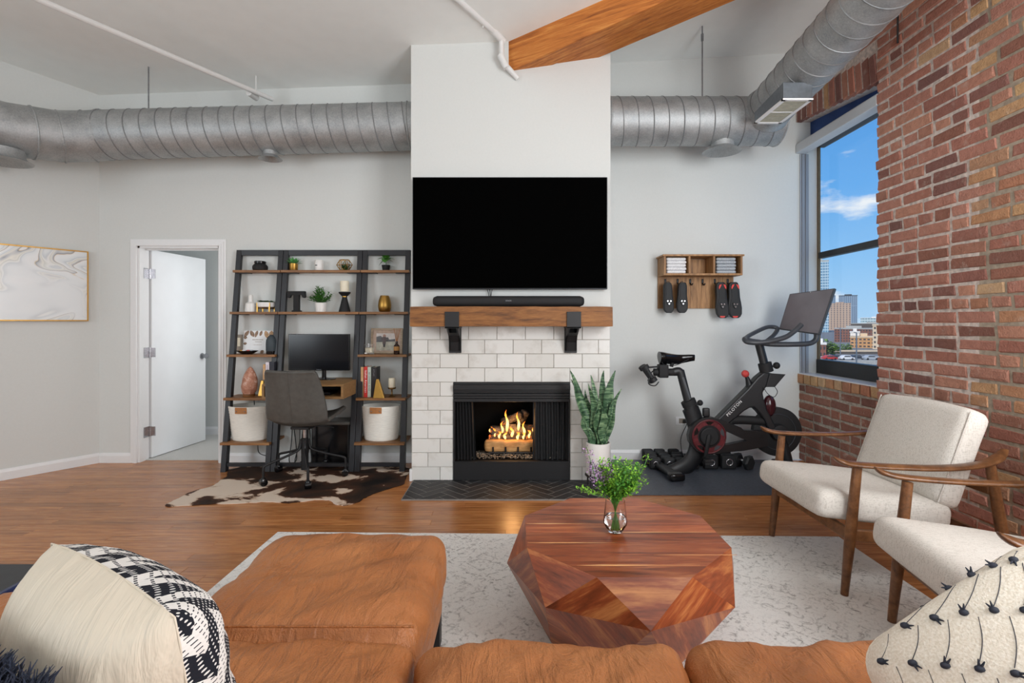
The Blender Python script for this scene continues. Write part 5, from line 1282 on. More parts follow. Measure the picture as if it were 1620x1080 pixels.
def shoe(px, pyt, pyb, wpx, label, red, tilt, seed):
    Ys = 4.86; zt, zb_ = at(0, pyt, Ys).z, at(0, pyb, Ys).z; L = zt-zb_; cx = X_(px, Ys); w0 = wpx/2*Ys/FPX
    t = thing('cycling_shoe', label, 'shoe', (cx, Ys, zb_), group='cycling shoes on the rack hooks')
    prof_ = [(0, .42, .35), (.04, .72, .5), (.12, .95, .62), (.28, 1.0, .75), (.42, .92, .9), (.58, .80, 1.05), (.75, .78, 1.15), (.9, .74, 1.1), (.97, .6, .9), (1, .38, .7)]
    def sec(u, v):
        tt = v*(len(prof_)-1); i = min(len(prof_)-2, int(tt)); f = tt-i
        s_, a, d = [prof_[i][k_]+(prof_[i+1][k_]-prof_[i][k_])*f for k_ in range(3)]
        an = 2*PI*u; ca_, sa = math.cos(an), math.sin(an); hw = w0*a
        x = hw*(abs(ca_)**.75)*(1 if ca_ > 0 else -1); y = (-.012*(abs(sa)**.6)) if sa < 0 else .072*d*abs(sa)**.85
        xs = tilt*(s_-.5)*.03
        return Vector((cx+x+xs, Ys-.028+y, zb_+L*s_))
    m = MB().grid(sec, 20, 27, cu=True).add([sec(i/20, 0) for i in range(20)], [tuple(range(20))]).add([sec(i/20, 1) for i in range(20)], [tuple(range(20))])
    obj('upper', m, 'black_rubber', t, smooth=60)
    ys_ = Ys-.0415
    pl2 = []
    for s_, a in ((.03, .5), (.1, .78), (.3, .8), (.45, .62), (.6, .42), (.8, .46), (.95, .4)):
        pl2.append((s_, a))
    pg = [(cx+w0*a+tilt*(s_-.5)*.03, zb_+L*s_) for s_, a in pl2]+[(cx-w0*a+tilt*(s_-.5)*.03, zb_+L*s_) for s_, a in pl2[::-1]]
    so = obj('sole', MB().prism(pg, ys_-.002, ys_+.004, 'y'), 'black_rubber', t, bev=.001)
    z0 = zb_+L*.36
    cl = obj('cleat', MB().prism([(cx-.024, z0+.022), (cx+.024, z0+.022), (cx+.02, z0-.012), (cx+.006, z0-.034), (cx-.006, z0-.034), (cx-.02, z0-.012)], ys_-.012, ys_-.002, 'y'), 'black_metal', t, bev=.002)
    for dx, dz in ((-.014, .008), (.014, .008), (0, -.018)): obj('bolt', MB().tube([(cx+dx, ys_-.012, z0+dz), (cx+dx, ys_-.015, z0+dz)], .006, 10), 'chrome', cl, smooth=40)
    if red:
        for s_ in (-1, 1): obj('heel_pad', MB().prism([(cx+s_*w0*.12, zb_+L*.935), (cx+s_*w0*.42, zb_+L*.925), (cx+s_*w0*.56, zb_+L*.86), (cx+s_*w0*.5, zb_+L*.8), (cx+s_*w0*.36, zb_+L*.84)], ys_-.006, ys_-.001, 'y'), 'red_shoe', t)
        obj('toe_pad', MB().prism([(cx-w0*.4, zb_+L*.055), (cx+w0*.4, zb_+L*.055), (cx+w0*.3, zb_+L*.02), (cx, zb_+L*.008), (cx-w0*.3, zb_+L*.02)], ys_-.007, ys_+.006, 'y'), 'red_shoe', t)
    else:
        obj('heel_loop', MB().tube([(cx-.012, Ys-.02, zt-.01), (cx-.01, Ys-.015, zt+.008), (cx+.01, Ys-.015, zt+.008), (cx+.012, Ys-.02, zt-.01)], .003, 6), 'black_matte', t)
shoe(1056, 447, 495, 17, 'plain black cycling shoe on the first hook from the left', False, -.3, 1)
shoe(1078, 447, 495, 18, 'plain black cycling shoe on the second hook from the left', False, .2, 2)
shoe(1140, 446.5, 503, 21, 'black cycling shoe with red heel and toe, left of its pair', True, -.7, 3)
shoe(1160, 446.5, 503, 22, 'black cycling shoe with red heel and toe on the last hook', True, -.6, 4)

# ================================================================== snake plant
c = Vector((.686, 4.075, .0125))
sp_ = thing('snake_plant', 'tall snake plant in a white pot on black legs beside the fireplace', 'plant', c)
obj('pot', MB().lathe([(0, .11), (.092, .11), (.097, .116), (.097, .362), (.088, .362), (.086, .335), (0, .332)], 36, c), 'white_ceramic', sp_, smooth=40)
obj('soil', MB().lathe([(0, .3325), (.085, .3325), (.085, .338), (0, .342)], 24, c), 'soil', sp_)
for a in (-2.35, -.79, .79, 2.35): obj('stand_leg', MB().box(c.x+.103*math.cos(a)-.006, c.x+.103*math.cos(a)+.006, c.y+.103*math.sin(a)-.006, c.y+.103*math.sin(a)+.006, c.z, c.z+.22), 'black_metal', sp_)
obj('stand_ring', MB().tube([c+Vector((.1*math.cos(2*PI*i/32), .1*math.sin(2*PI*i/32), .102)) for i in range(32)], .006, 6, closed=True).box(c.x-.1, c.x+.1, c.y-.006, c.y+.006, c.z+.098, c.z+.108), 'black_metal', sp_)
k = NM('snake_leaf'); v = k.vec((3, 3, 22), rnd=True); n = k.noise(v, 2.4, 4, .65, 1.2)
k.set(k.ramp(n, ((.38, (30, 58, 40)), (.5, (62, 98, 66)), (.62, (132, 160, 120)))), .42)
rs_ = random.Random(6)
def blade(px, py, bx_, wdt, yo, seed):
    tip = at(px, py, c.y+yo); base = c+Vector((bx_, yo*.3, .335)); H = tip-base; n = 18; vs = []; mbx = MB()
    side0 = Vector((1, .25*math.sin(seed), 0)).normalized()
    rows = []
    for i in range(n+1):
        t = i/n; p = base+H*t; lat = Vector((H.x, H.y, 0)); p = base+lat*(t**1.5)+Vector((0, 0, H.z*t))+Vector((math.sin(t*8+seed)*.013, 0, 0))
        w_ = wdt*1.15*(.62+.38*math.sin(PI*min(1, t*1.15)))*(1 if t < .7 else (max(0, (1-t)/.3))**.65)+.0006
        tw = .5*math.sin(seed+t*2.2); s_ = (side0*math.cos(tw)+Vector((0, 1, 0))*math.sin(tw)); f_ = Vector((s_.y, -s_.x, 0))
        rows.append([p-s_*w_+f_*w_*.25, p-s_*w_*.5+f_*.0, p-f_*w_*.12, p+s_*w_*.5, p+s_*w_+f_*w_*.25])
    for r in rows: vs += r
    fs = [(i*5+k_, i*5+k_+1, i*5+k_+6, i*5+k_+5) for i in range(n) for k_ in range(4)]
    mbx.add(vs, fs); o = obj('leaf', mbx, 'snake_leaf', sp_, smooth=180); m_ = o.modifiers.new('solidify', 'SOLIDIFY'); m_.thickness = .004
for px, py, bx_, w_, yo, sd in ((900, 586, -.05, .036, -.03, .3), (903, 600, -.035, .034, .04, 1.2), (936, 593, -.02, .026, .05, 2.0), (933, 606, -.012, .03, -.04, 2.8), (957, 586, .02, .032, .05, 3.7), (974, 586, .03, .036, 0, 4.4), (982, 615, .055, .024, -.03, 5.1), (946, 630, .0, .034, -.06, .9), (927, 616, -.03, .024, .06, 4.0), (953, 640, .035, .03, -.055, 2.2), (918, 655, -.055, .032, -.05, 5.8), (962, 605, .04, .028, .05, 1.7)):
    blade(px, py, bx_, w_, yo, sd)

# ================================================================== rug and coffee table
k = NM('rug_pile'); v = k.vec((1, 1, 1), rnd=False)
n1 = k.noise(v, 3.2, 5, .6); n2 = k.noise(v, 34, 4, .7, 1.0); n3 = k.noise(v, 160, 2, .6)
def ornament(scale, bands, metric):
    vo = k.n('ShaderNodeTexVoronoi', feature='F1', distance=metric); vo.inputs['Scale'].default_value = scale; vo.inputs['Randomness'].default_value = .25
    wob_ = k.n('ShaderNodeVectorMath', operation='MULTIPLY_ADD'); nd = k.n('ShaderNodeTexNoise'); nd.inputs['Scale'].default_value = 16; nd.inputs['Detail'].default_value = 3; k.l(v, nd.inputs['Vector'])
    k.l(nd.outputs['Color'], wob_.inputs[0]); wob_.inputs[1].default_value = (.05, .05, 0); k.l(v, wob_.inputs[2]); k.l(wob_.outputs[0], vo.inputs['Vector'])
    return k.math('LESS_THAN', k.math('ABSOLUTE', k.math('SUBTRACT', k.math('FRACT', k.math('MULTIPLY', vo.outputs['Distance'], bands)), .5)), .07)
lines = k.math('MAXIMUM', ornament(2.1, 5.0, 'MANHATTAN'), ornament(7.5, 2.6, 'EUCLIDEAN'))
fade = k.ramp(n2, ((.42, (0, 0, 0, 1)), (.58, (1, 1, 1, 1)))); fade2 = k.ramp(n1, ((.36, (.15,)*3+(1,)), (.6, (1, 1, 1, 1))))
dark = k.math('MULTIPLY', k.ramp(n2, ((.52, (0, 0, 0, 1)), (.66, (1, 1, 1, 1)))), fade2)
c_ = k.mix(k.math('MULTIPLY', dark, .7), (236, 234, 230), (146, 141, 136)); c_ = k.mix(k.math('MULTIPLY', k.math('MULTIPLY', lines, fade), k.math('MULTIPLY', fade2, .5)), c_, (120, 116, 112)); c_ = k.mix(k.math('MULTIPLY', k.ramp(n3, ((.45, (0, 0, 0, 1)), (.7, (.3,)*3+(1,)))), .6), c_, (176, 172, 166))
k.set(c_, .95, spec=.15); k.bump(k.math('SUBTRACT', k.math('ADD', n2, k.math('MULTIPLY', n3, .5)), k.math('MULTIPLY', lines, .8)), .45, .006)
rg = Matrix.Translation((.24, 1.85, 0)) @ Matrix.Rotation(RAD(-1.2), 4, 'Z')
obj('area_rug', MB().rbox(-1.74, 1.74, -1.33, 1.33, .0005, .012, .004, (20, 16, 2), M=rg), 'rug_pile', label='pale grey distressed area rug under the coffee table', cat='rug', smooth=50)
RZ0 = .0125
ct = thing('coffee_table', 'faceted reddish sheesham wood coffee table on the rug', 'table', (.47, 2.225, RZ0))
wood('table_wood', (84, 36, 18), (160, 80, 44), (206, 128, 76), .34, (1.1, 11, 11), 2.4, .30, coat=.12, bump=.03)
wood('facet_wood', (76, 32, 16), (156, 76, 40), (222, 146, 84), .34, (1.3, 8, 8), 2.2, .42, coat=.12, bump=.03)
tc_ = Vector((.47, 2.225, 0)); HT = .42
def octv(r, z, ph): return [tc_+Vector((r*math.cos(PI/4*i+ph), r*math.sin(PI/4*i+ph), z)) for i in range(8)]
TV = octv(.444, HT, PI/8); GV = octv(.492, .278, 0); BV = octv(.335, RZ0, PI/8)
poly = [(p.x, p.y) for p in TV]; ys = [1.80, 1.905, 1.99, 2.10, 2.205, 2.30, 2.42, 2.52, 2.65]
for a, b in zip(ys, ys[1:]):
    pp_ = clip_rect(poly, -1, 3, a+.0006, b-.0006)
    if len(pp_) >= 3: obj('top_plank', MB().prism(pp_, HT-.03, HT, 'z'), 'table_wood', ct, bev=.0006)
wood('sapwood', (190, 120, 70), (220, 158, 100), (236, 184, 128), .34, (1.5, 8, 8), 3, .1, coat=.12, bump=0)
for yv, xa, xb, hw_ in ((1.905, .24, .70, .006), (2.10, .05, .42, .005), (2.205, .38, .89, .004), (2.30, .05, .40, .005), (1.99, .55, .89, .003), (2.42, .2, .75, .004)):
    sp2 = clip_rect([(xa, yv-hw_*.3), (xa+(xb-xa)*.3, yv-hw_), (xa+(xb-xa)*.6, yv-hw_*.5), (xb, yv), (xa+(xb-xa)*.55, yv+hw_*.6), (xa+(xb-xa)*.2, yv+hw_*.8)], .065, .875, 0, 9)
    if len(sp2) >= 3: obj('sapwood_streak', MB().prism(sp2, HT-.001, HT+.0003, 'z'), 'sapwood', ct)
ctr = tc_+Vector((0, 0, .22))
def facet(tri):
    cen = sum(tri, Vector())/3; nr_ = (tri[1]-tri[0]).cross(tri[2]-tri[0]).normalized()
    if nr_.dot(cen-ctr) < 0: nr_ = -nr_
    tri = [cen+(p-cen)*.998 for p in tri]
    inn = [p-nr_*.018-(p-ctr)*.03 for p in tri]
    # own axes so that the grain follows each piece
    x_ = (tri[1]-tri[0]).normalized(); M_ = frame(cen, x_, nr_.cross(x_), nr_)
    Mi_ = M_.inverted(); vs = [Mi_ @ p for p in tri+inn]
    o = obj('facet', MB().add(vs, [(0, 1, 2), (5, 4, 3), (0, 3, 4, 1), (1, 4, 5, 2), (2, 5, 3, 0)]), 'facet_wood', ct, local=True)
    o.matrix_local = Matrix.Translation(-W[ct.name]) @ M_
for i in range(8):
    g0, g1 = GV[i], GV[(i+1) % 8]; t0 = TV[i]; tp = TV[i-1]; b0 = BV[i]; bp_ = BV[i-1]
    facet([tp, t0, g0]); facet([t0, g0, g1]); facet([bp_, b0, g0]); facet([b0, g0, g1])
obj('underside', MB().prism([(p.x, p.y) for p in BV], RZ0, RZ0+.02, 'z'), 'facet_wood', ct)

# vase of flowers
c = Vector((.4446, 2.205, HT+.0004))
vs_ = thing('flower_vase', 'clear glass vase of green and lilac sprigs on the coffee table', 'vase', c)
obj('glass', MB().lathe([(0, 0), (.022, 0), (.03, .004), (.050, .038), (.051, .046), (.041, .138), (.0395, .138), (.0485, .046), (.047, .040), (.028, .012), (0, .012)], 28, c), 'glass', vs_, smooth=30)
obj('water', MB().lathe([(0, .0125), (.0275, .0125), (.0465, .040), (.048, .046), (.0455, .068), (0, .068)], 28, c), 'water', vs_, smooth=30)
rv = random.Random(33); stems = MB(); lv = MB(); lv2 = MB(); li = MB()
def sprig(dx, dy, h, mb, leafL, nleaf, lil=False):
    b0 = c+Vector((-dx*.10, -dy*.1, .016)); b1 = c+Vector((dx*.12, dy*.12, .135)); b2 = c+Vector((dx*.75, dy*.75, .135+(h-.135)*.6)); b3 = c+Vector((dx, dy, h))
    pth = smoothpath([b0, b1, b2, b3], 5); stems.tube(pth, .0014, 4)
    for i in range(nleaf):
        t = .42+.58*i/nleaf; p = pth[min(len(pth)-1, int(t*(len(pth)-1)))]; a = i*2.4+rv.random()
        if t < .5 and rv.random() < .5: continue
        d = Vector((math.cos(a), math.sin(a), rv.uniform(-.2, .8)))
        e = p+d*rv.uniform(.006, .022)
        if lil and t > .68:
            for _ in range(4):
                q_ = e+Vector((rv.uniform(-1, 1), rv.uniform(-1, 1), rv.uniform(-1, 1)))*.009; leaf(li, q_, (rv.uniform(-1, 1), rv.uniform(-1, 1), rv.uniform(-.5, 1)), .008, .007, 0, n=2)
        else:
            for _ in range(2): leaf(mb, e+Vector((rv.uniform(-1, 1), rv.uniform(-1, 1), rv.uniform(-1, 1)))*.006, (rv.uniform(-1, 1), rv.uniform(-1, 1), rv.uniform(-.3, 1)), leafL, leafL*.5, .2, n=2)
for i in range(52):
    a = rv.uniform(0, 6.28); r_ = rv.uniform(.02, .10); sprig(r_*math.cos(a)+.02, r_*math.sin(a)*.9, rv.uniform(.20, .31), lv2 if rv.random() < .65 else lv, .016, 30)
for i in range(12):
    sprig(rv.uniform(-.11, -.02), rv.uniform(-.05, .06), rv.uniform(.22, .31), lv, .014, 26, True)
for dx, dy, h in ((-.155, .0, .19), (.15, .02, .33), (-.14, -.04, .2), (.12, -.05, .24), (-.12, .03, .36)): sprig(dx, dy, h, lv2, .014, 26, h > .35)
obj('stems', stems, 'leaf_green', vs_); obj('leaves', lv2, 'leaf_light', vs_); obj('leaves', lv, 'leaf_green', vs_); obj('blossoms', li, 'lilac', vs_, label='pale lilac blossoms')

# ================================================================== armchairs
k = NM('linen'); v = k.vec((1, 1, 1)); n = k.noise(k.vec((260, 260, 40)), 1, 2, .5); n2 = k.noise(k.vec((40, 260, 260)), 1, 2, .5); f = k.math('ADD', n, n2)
k.set(k.ramp(f, ((.80, (196, 188, 178)), (1.2, (218, 211, 202)))), .9, spec=.2); k.bump(f, .35, .002)
ac = thing('armchair', 'beige armchair with walnut frame, the farther of the pair', 'armchair', (1.60, 2.81, 0.0125), group='pair of beige armchairs by the brick wall')
def wob(seed, amp=.004):
    return lambda p, n, q: p+n*(amp*noise.noise(p*5+Vector((seed, 0, 0))))
Ms = Matrix.Translation((.23, 0, .385)) @ Matrix.Rotation(RAD(6), 4, 'Y')
def seatfn(p, n, q): return p+Vector((0, 0, .018*(1-q[0]**2)*(1-q[1]**2) if q[2] > 0 else 0))+n*.003*noise.noise(p*6)
obj('seat_cushion', MB().rbox(-.335, .335, -.318, .318, -.07, .07, .05, (18, 18, 8), seatfn, M=Ms), 'linen', ac, local=True, smooth=180)
Mb = Matrix.Translation((.615, 0, .635)) @ Matrix.Rotation(RAD(20), 4, 'Y')
def backfn(p, n, q): return p+Vector((-.022*(1-q[1]**2)*(1-q[2]**2) if q[0] < 0 else 0, 0, .014*(1-q[1]**2) if q[2] > .2 else 0))+n*.003*noise.noise(p*6)
bc = obj('back_cushion', MB().rbox(-.065, .065, -.312, .312, -.25, .25, .045, (8, 18, 16), backfn, M=Mb), 'linen', ac, local=True, smooth=180)
for s_ in (-1, 1): obj('piping', MB().tube([Mb @ Vector((-.052, s_*.304, -.235+.47*i/10)) for i in range(11)], .004, 6), 'linen', bc, local=True, smooth=60)
for s_ in (-1, 1):
    y = s_*.345
    obj('leg', MB().tube([(0, y, 0), (.03, y, .30), (.062, y*1.0, .615)], [.017, .025, .021], 14), 'chair_wood', ac, local=True, smooth=50)
    obj('leg', MB().tube([(.80, y*.98, 0), (.76, y, .30), (.70, y, .64)], [.016, .026, .02], 14), 'chair_wood', ac, local=True, smooth=50)
    path = smoothpath([(-.06, y+s_*.012, .668), (-.03, y+s_*.015, .648), (.04, y+s_*.015, .632), (.2, y+s_*.02, .622), (.42, y+s_*.03, .618), (.6, y+s_*.025, .628), (.72, y+s_*.005, .652), (.80, y-s_*.03, .690)], 5)
    n = len(path); rr = [.031*(.30+.70*min(1, i/5)) if i < 5 else .031*(1 if i < n-4 else .55+.45*(n-1-i)/4) for i in range(n)]
    obj('arm_rest', MB().tube(path, rr, 14, flat=.42), 'chair_wood', ac, local=True, smooth=70)
    obj('side_rail', MB().hexa([(.03, y-.012, .262), (.77, y-.012, .20), (.77, y+.012, .20), (.03, y+.012, .262)], [(.03, y-.012, .318), (.77, y-.012, .262), (.77, y+.012, .262), (.03, y+.012, .318)]), 'chair_wood', ac, local=True, bev=.004)
obj('front_rail', MB().box(.018, .042, -.34, .34, .258, .315), 'chair_wood', ac, local=True, bev=.004)
obj('rear_rail', MB().box(.745, .77, -.34, .34, .21, .265).box(.70, .72, -.34, .34, .48, .52), 'chair_wood', ac, local=True, bev=.004)
copy_tree(ac, (1.605, 1.905, .0125), RAD(-10), 'beige armchair with walnut frame, the nearer one by the tufted pillow')

# ================================================================== sofa
k = NM('sofa_leather'); v = k.vec((1, 1, 1), rnd=False); n1 = k.noise(v, 4, 5, .6, .5); n2 = k.noise(v, 240, 2, .5); n3 = k.noise(k.vec((9, 2.4, 4), rnd=False, rot=(0, 0, .5)), 1.6, 4, .6, .8)
k.set(k.ramp(n1, ((.3, (168, 104, 58)), (.7, (190, 124, 74)))), .40, spec=.45); k.bump(k.math('ADD', k.math('MULTIPLY', n3, 1.4), k.math('MULTIPLY', n2, .12)), .7, .03)
sf = thing('sectional_sofa', 'tan leather sectional sofa with a chaise on its left', 'sofa', (.1, 1.0, RZ0))
def wr(seed, puff, amp=.016, ang=.5):
    def fn(p, n, q):
        ca_, sa = math.cos(ang), math.sin(ang); r = Vector((p.x*ca_+p.y*sa, (-p.x*sa+p.y*ca_)*3.2, p.z))
        d = amp*noise.noise(r*3.0+Vector((seed, 0, 0)))+amp*.5*noise.noise(r*8+Vector((seed, 3, 0)))
        up = puff*(1-q[0]**4)*(1-q[1]**4) if q[2] > 0 else 0
        return p+n*d+Vector((0, 0, up))
    return fn
obj('chaise_cushion', MB().rbox(-1.005, -.268, 1.462, 2.19, .235, .435, .075, (40, 40, 10), wr(1, .022)), 'sofa_leather', sf, smooth=180)
obj('chaise_cushion', MB().rbox(-1.005, -.268, .42, 1.468, .235, .430, .06, (40, 50, 10), wr(5, .022)), 'sofa_leather', sf, smooth=180)
obj('seam', MB().tube([(-.99+.71*i/30, 1.466, .452-.0*i) for i in range(31)], .004, 6), 'sofa_leather', sf, smooth=60)
obj('chaise_base', MB().rbox(-.99, -.285, .3, 2.15, .12, .26, .03, (10, 20, 6)), 'sofa_leather', sf, smooth=60)
for i, (a, b, sd) in enumerate(((-.262, .470, 9), (.474, 1.21, 13), (1.214, 1.95, 17))):
    obj('seat_cushion', MB().rbox(a, b, .42, 1.46, .21, .438, .08, (40, 44, 10), wr(sd, .032, .018, .9)), 'sofa_leather', sf, smooth=180)
obj('base', MB().rbox(-.27, 1.95, .3, 1.39, .12, .24, .03, (30, 10, 6)), 'sofa_leather', sf, smooth=60)
obj('backrest', MB().rbox(-1.0, 1.95, .12, .42, .12, .84, .09, (40, 8, 16), wr(21, 0)), 'sofa_leather', sf, smooth=180)
obj('arm', MB().rbox(-1.46, -1.012, .12, 1.46, .12, .575, .07, (14, 24, 12), wr(25, .01)), 'sofa_leather', sf, smooth=180)
obj('arm', MB().rbox(1.955, 2.2, .12, 1.40, .12, .58, .07, (14, 24, 12), wr(29, .01)), 'sofa_leather', sf, smooth=180)
for x, y in ((-.31, 1.52), (-.31, 2.08), (-.95, 2.08), (-1.4, .3), (1.9, 1.3), (1.9, .3), (.5, 1.3)): obj('leg', MB().box(x-.02, x+.02, y-.03, y+.03, RZ0 if x > -1.45 else .001, .125), 'black_metal', sf)

# side table at the left edge
sdt = thing('side_table', 'low black side table with a navy edge beyond the sofa arm', 'side table', (-1.85, 1.45, .001))
obj('top', MB().box(-2.2, -1.545, 1.15, 1.745, .475, .5), 'table_black', sdt, bev=.003)
obj('edge_band', MB().box(-1.545, -1.525, 1.14, 1.755, .455, .512), 'navy_edge', sdt, bev=.004)
for x in (-2.15, -1.60):
    for y in (1.2, 1.7): obj('leg', MB().box(x-.02, x+.02, y-.02, y+.02, .001, .475), 'black_metal', sdt)

# ---- pillows
def outline(x, y, a, b, pinch):
    if pinch < 0: return a*x*math.sqrt(1+pinch*y*y), b*y*math.sqrt(1+pinch*x*x)
    return a*x*(1-pinch*(1-y*y)*abs(x)), b*y*(1-pinch*(1-x*x)*abs(y))
def pillow(t, M, a, b, th, mats, seed, n=36, pinch=.10, wrinkle=.006):
    def side(sgn):
        def fn(u, v):
            x, y = 2*u-1, 2*v-1
            e = max(0, (1-x**4)*(1-y**4)) if pinch > -.5 else max(0, 1-x*x)*max(0, 1-y*y)
            d = th*e**(.62 if pinch > -.5 else .5)
            sx_, sy_ = outline(x, y, a, b, pinch)
            p = Vector((sx_, sy_, sgn*d)); w_ = wrinkle*noise.noise(Vector((x*2.2+seed, y*6, sgn*3)))*e
            edge = .004*noise.noise(Vector((x*5, y*5, seed)))
            return M @ (p+Vector((edge, edge, sgn*w_)))
        return MB().grid(fn, n, n)
    obj('back_panel', side(-1), mats[0], t, smooth=180); obj('front_panel', side(1), mats[1], t, smooth=180)
    per = [M @ Vector((*outline(x, y, a, b, pinch), 0)) for x, y in [(-1+2*i/16, -1) for i in range(16)]+[(1, -1+2*i/16) for i in range(16)]+[(1-2*i/16, 1) for i in range(16)]+[(-1, 1-2*i/16) for i in range(16)]]
    obj('edge_seam', MB().tube(per, .0016, 6, closed=True), mats[0], t, smooth=60)
plain('cream_cotton', (232, 218, 192), .7, var=.03, scale=10)
k = MT['cream_cotton']
kn_ = NM('cream_satin'); v = kn_.vec((7, 1.0, 2), rnd=False, src='Object', rot=(0, 0, .35)); n = kn_.noise(v, 3.2, 4, .6, .6); kn_.set((224, 212, 192), .5, spec=.4); kn_.bump(n, .5, .02)
# black and white woven stripes
def zig(name):
    k = NM(name); tcx = k.n('ShaderNodeTexCoord'); s_ = k.n('ShaderNodeSeparateXYZ'); k.l(tcx.outputs['UV'], s_.inputs[0])
    fx = k.math('MULTIPLY', s_.outputs[0], 5.0); tri = k.math('ABSOLUTE', k.math('SUBTRACT', k.math('FRACT', fx), .5))
    yy = k.math('ADD', k.math('MULTIPLY', s_.outputs[1], 5.0), k.math('MULTIPLY', tri, 2.0))
    st_ = k.math('FRACT', yy); blk = k.math('GREATER_THAN', st_, .46)
    dx = k.math('SUBTRACT', k.math('FRACT', k.math('MULTIPLY', s_.outputs[0], 62.0)), .5); dy = k.math('SUBTRACT', k.math('FRACT', k.math('MULTIPLY', s_.outputs[1], 62.0)), .5)
    dot = k.math('LESS_THAN', k.math('ADD', k.math('MULTIPLY', dx, dx), k.math('MULTIPLY', dy, dy)), .05)
    cb_ = k.mix(dot, (34, 36, 44), (226, 224, 220)); dash = k.math('MULTIPLY', k.math('LESS_THAN', k.math('ABSOLUTE', dy), .12), k.math('LESS_THAN', dx, .1))
    cw = k.mix(dash, (236, 233, 228), (60, 60, 66)); k.set(k.mix(blk, cw, cb_), .9, spec=.2)
    k.bump(k.math('ADD', k.math('MULTIPLY', dx, dx), k.math('MULTIPLY', dy, dy)), .4, .004)
zig('woven_black_white')
def with_uv(o, fn):
    me = o.data; uv = me.uv_layers.new(name='UV')
    for lp in me.loops: uv.data[lp.index].uv = fn(me.vertices[lp.vertex_index].co)
A = Vector((-.905, 1.005, .895)); B = Vector((-.505, .765, .888)); ax = (B-A); Lp = ax.length/2; ax.normalize()
upv = (Vector((0, 0, 1))+Vector((-ax.y, ax.x, 0))*-.10).normalized(); nz_ = ax.cross(upv).normalized()*-1
if nz_.y < 0: nz_ = -nz_
hp = .225; cen = (A+B)/2-upv*hp
Mp = frame(cen, ax, upv, nz_)
pl1 = thing('throw_pillow', 'cream pillow with black and white woven front on the chaise', 'pillow', cen-upv*hp)
pillow(pl1, Mp, Lp*1.08, hp*1.04, .125, ('cream_satin', 'woven_black_white'), 2.0, wrinkle=.012, pinch=-.14)
for o in pl1.children:
    if o.name.startswith('front_panel'):
        Mi_ = Mp.inverted(); org = W[pl1.name]; with_uv(o, lambda co: ((Mi_ @ (co+org)).x/(2*Lp)+.5, (Mi_ @ (co+org)).y/(2*hp)+.5))
# tufted pillow at the right
cen = Vector((1.005, .90, .618)); nz_ = Vector((-.42, -.70, .58)).normalized(); ax = Vector((.86, -.51, .0)).normalized(); ax = (ax-nz_*ax.dot(nz_)).normalized(); upv = nz_.cross(ax)
Mq = frame(cen, ax, upv, nz_)
kw = NM('cream_weave'); v = kw.vec((1, 1, 1), rnd=False); n = kw.noise(v, 230, 2, .5); kw.set(kw.ramp(n, ((.3, (222, 210, 190)), (.7, (244, 236, 222)))), .92, spec=.15); kw.bump(n, .5, .003)
pl2 = thing('throw_pillow', 'round cream pillow with rows of dark thread tufts on the sofa', 'pillow', cen-Vector((0, 0, .25)))
pa, pb, pth_ = .315, .30, .14
pillow(pl2, Mq, pa, pb, pth_, ('cream_weave', 'cream_weave'), 4.0, pinch=-.82, wrinkle=.003)
def on_pillow(x, y, lift=.0):
    e = max(0, 1-x*x)*max(0, 1-y*y); return Mq @ Vector((*outline(x, y, pa, pb, -.82), pth_*e**.5+lift))
plain('thread_dark', (38, 42, 54), .8); rq = random.Random(5)
for row, yv in enumerate((-.62, -.25, .12, .49, .86)):
    for i in range(15):
        x = -.93+i*.145+(.07 if row % 2 else 0)
        if abs(x) > .93: continue
        y = yv-.12*x*x; p = on_pillow(x, y, .003); a = rq.uniform(0, 6.3)
        tg = MB().ell(p, (.0095, .006, .006), 8, 6)
        for da in (-.3, .35): tg.tube([p, p+(Mq.to_3x3() @ Vector((math.cos(a+da), math.sin(a+da), .6)))*.014], [.0035, .001], 5)
        obj('tuft', tg, 'thread_dark', pl2, smooth=60)
        obj('stitch_line', MB().tube([on_pillow(x+.02*math.sin(t*.4), min(.93, y+.03+.30*t/8), .0004) for t in range(9)], .0007, 4), 'thread_dark', pl2)
# fringed dark pillow in the corner
cen = Vector((-.83, .71, .635)); ax = Vector((.92, -.38, 0)).normalized(); upv = Vector((.05, .15, 1)).normalized(); nz_ = ax.cross(upv).normalized(); upv = nz_.cross(ax)
Mr = frame(cen, ax, upv, nz_)
plain('navy_knit', (42, 48, 64), .95, var=.2, scale=60, bump=.6, bd=.006)
pl3 = thing('throw_pillow', 'dark navy pillow with a shaggy fringe in the corner of the sofa', 'pillow', cen-Vector((0, 0, .2)))
pillow(pl3, Mr, .21, .20, .07, ('navy_knit', 'navy_knit'), 7.0, n=20)
fr = MB(); rz_ = random.Random(17)
for i in range(1100):
    t = rz_.random(); e = rz_.random()
    p = Vector((-.21+.42*t, .19+.012*rz_.random(), rz_.uniform(-.025, .025))) if e < .6 else Vector((.20, -.2+.4*t, rz_.uniform(-.025, .025)))
    d = Vector((rz_.uniform(-.5, .5), 1, rz_.uniform(-.8, .8))) if e < .6 else Vector((1, rz_.uniform(-.2, .7), rz_.uniform(-.8, .8)))
    d.normalize(); fr.tube([Mr @ p, Mr @ (p+d*.018), Mr @ (p+d*.034+Vector((0, -.004, 0)))], [.0017, .0015, .0005], 4)
obj('fringe', fr, 'navy_knit', pl3, kind='stuff')

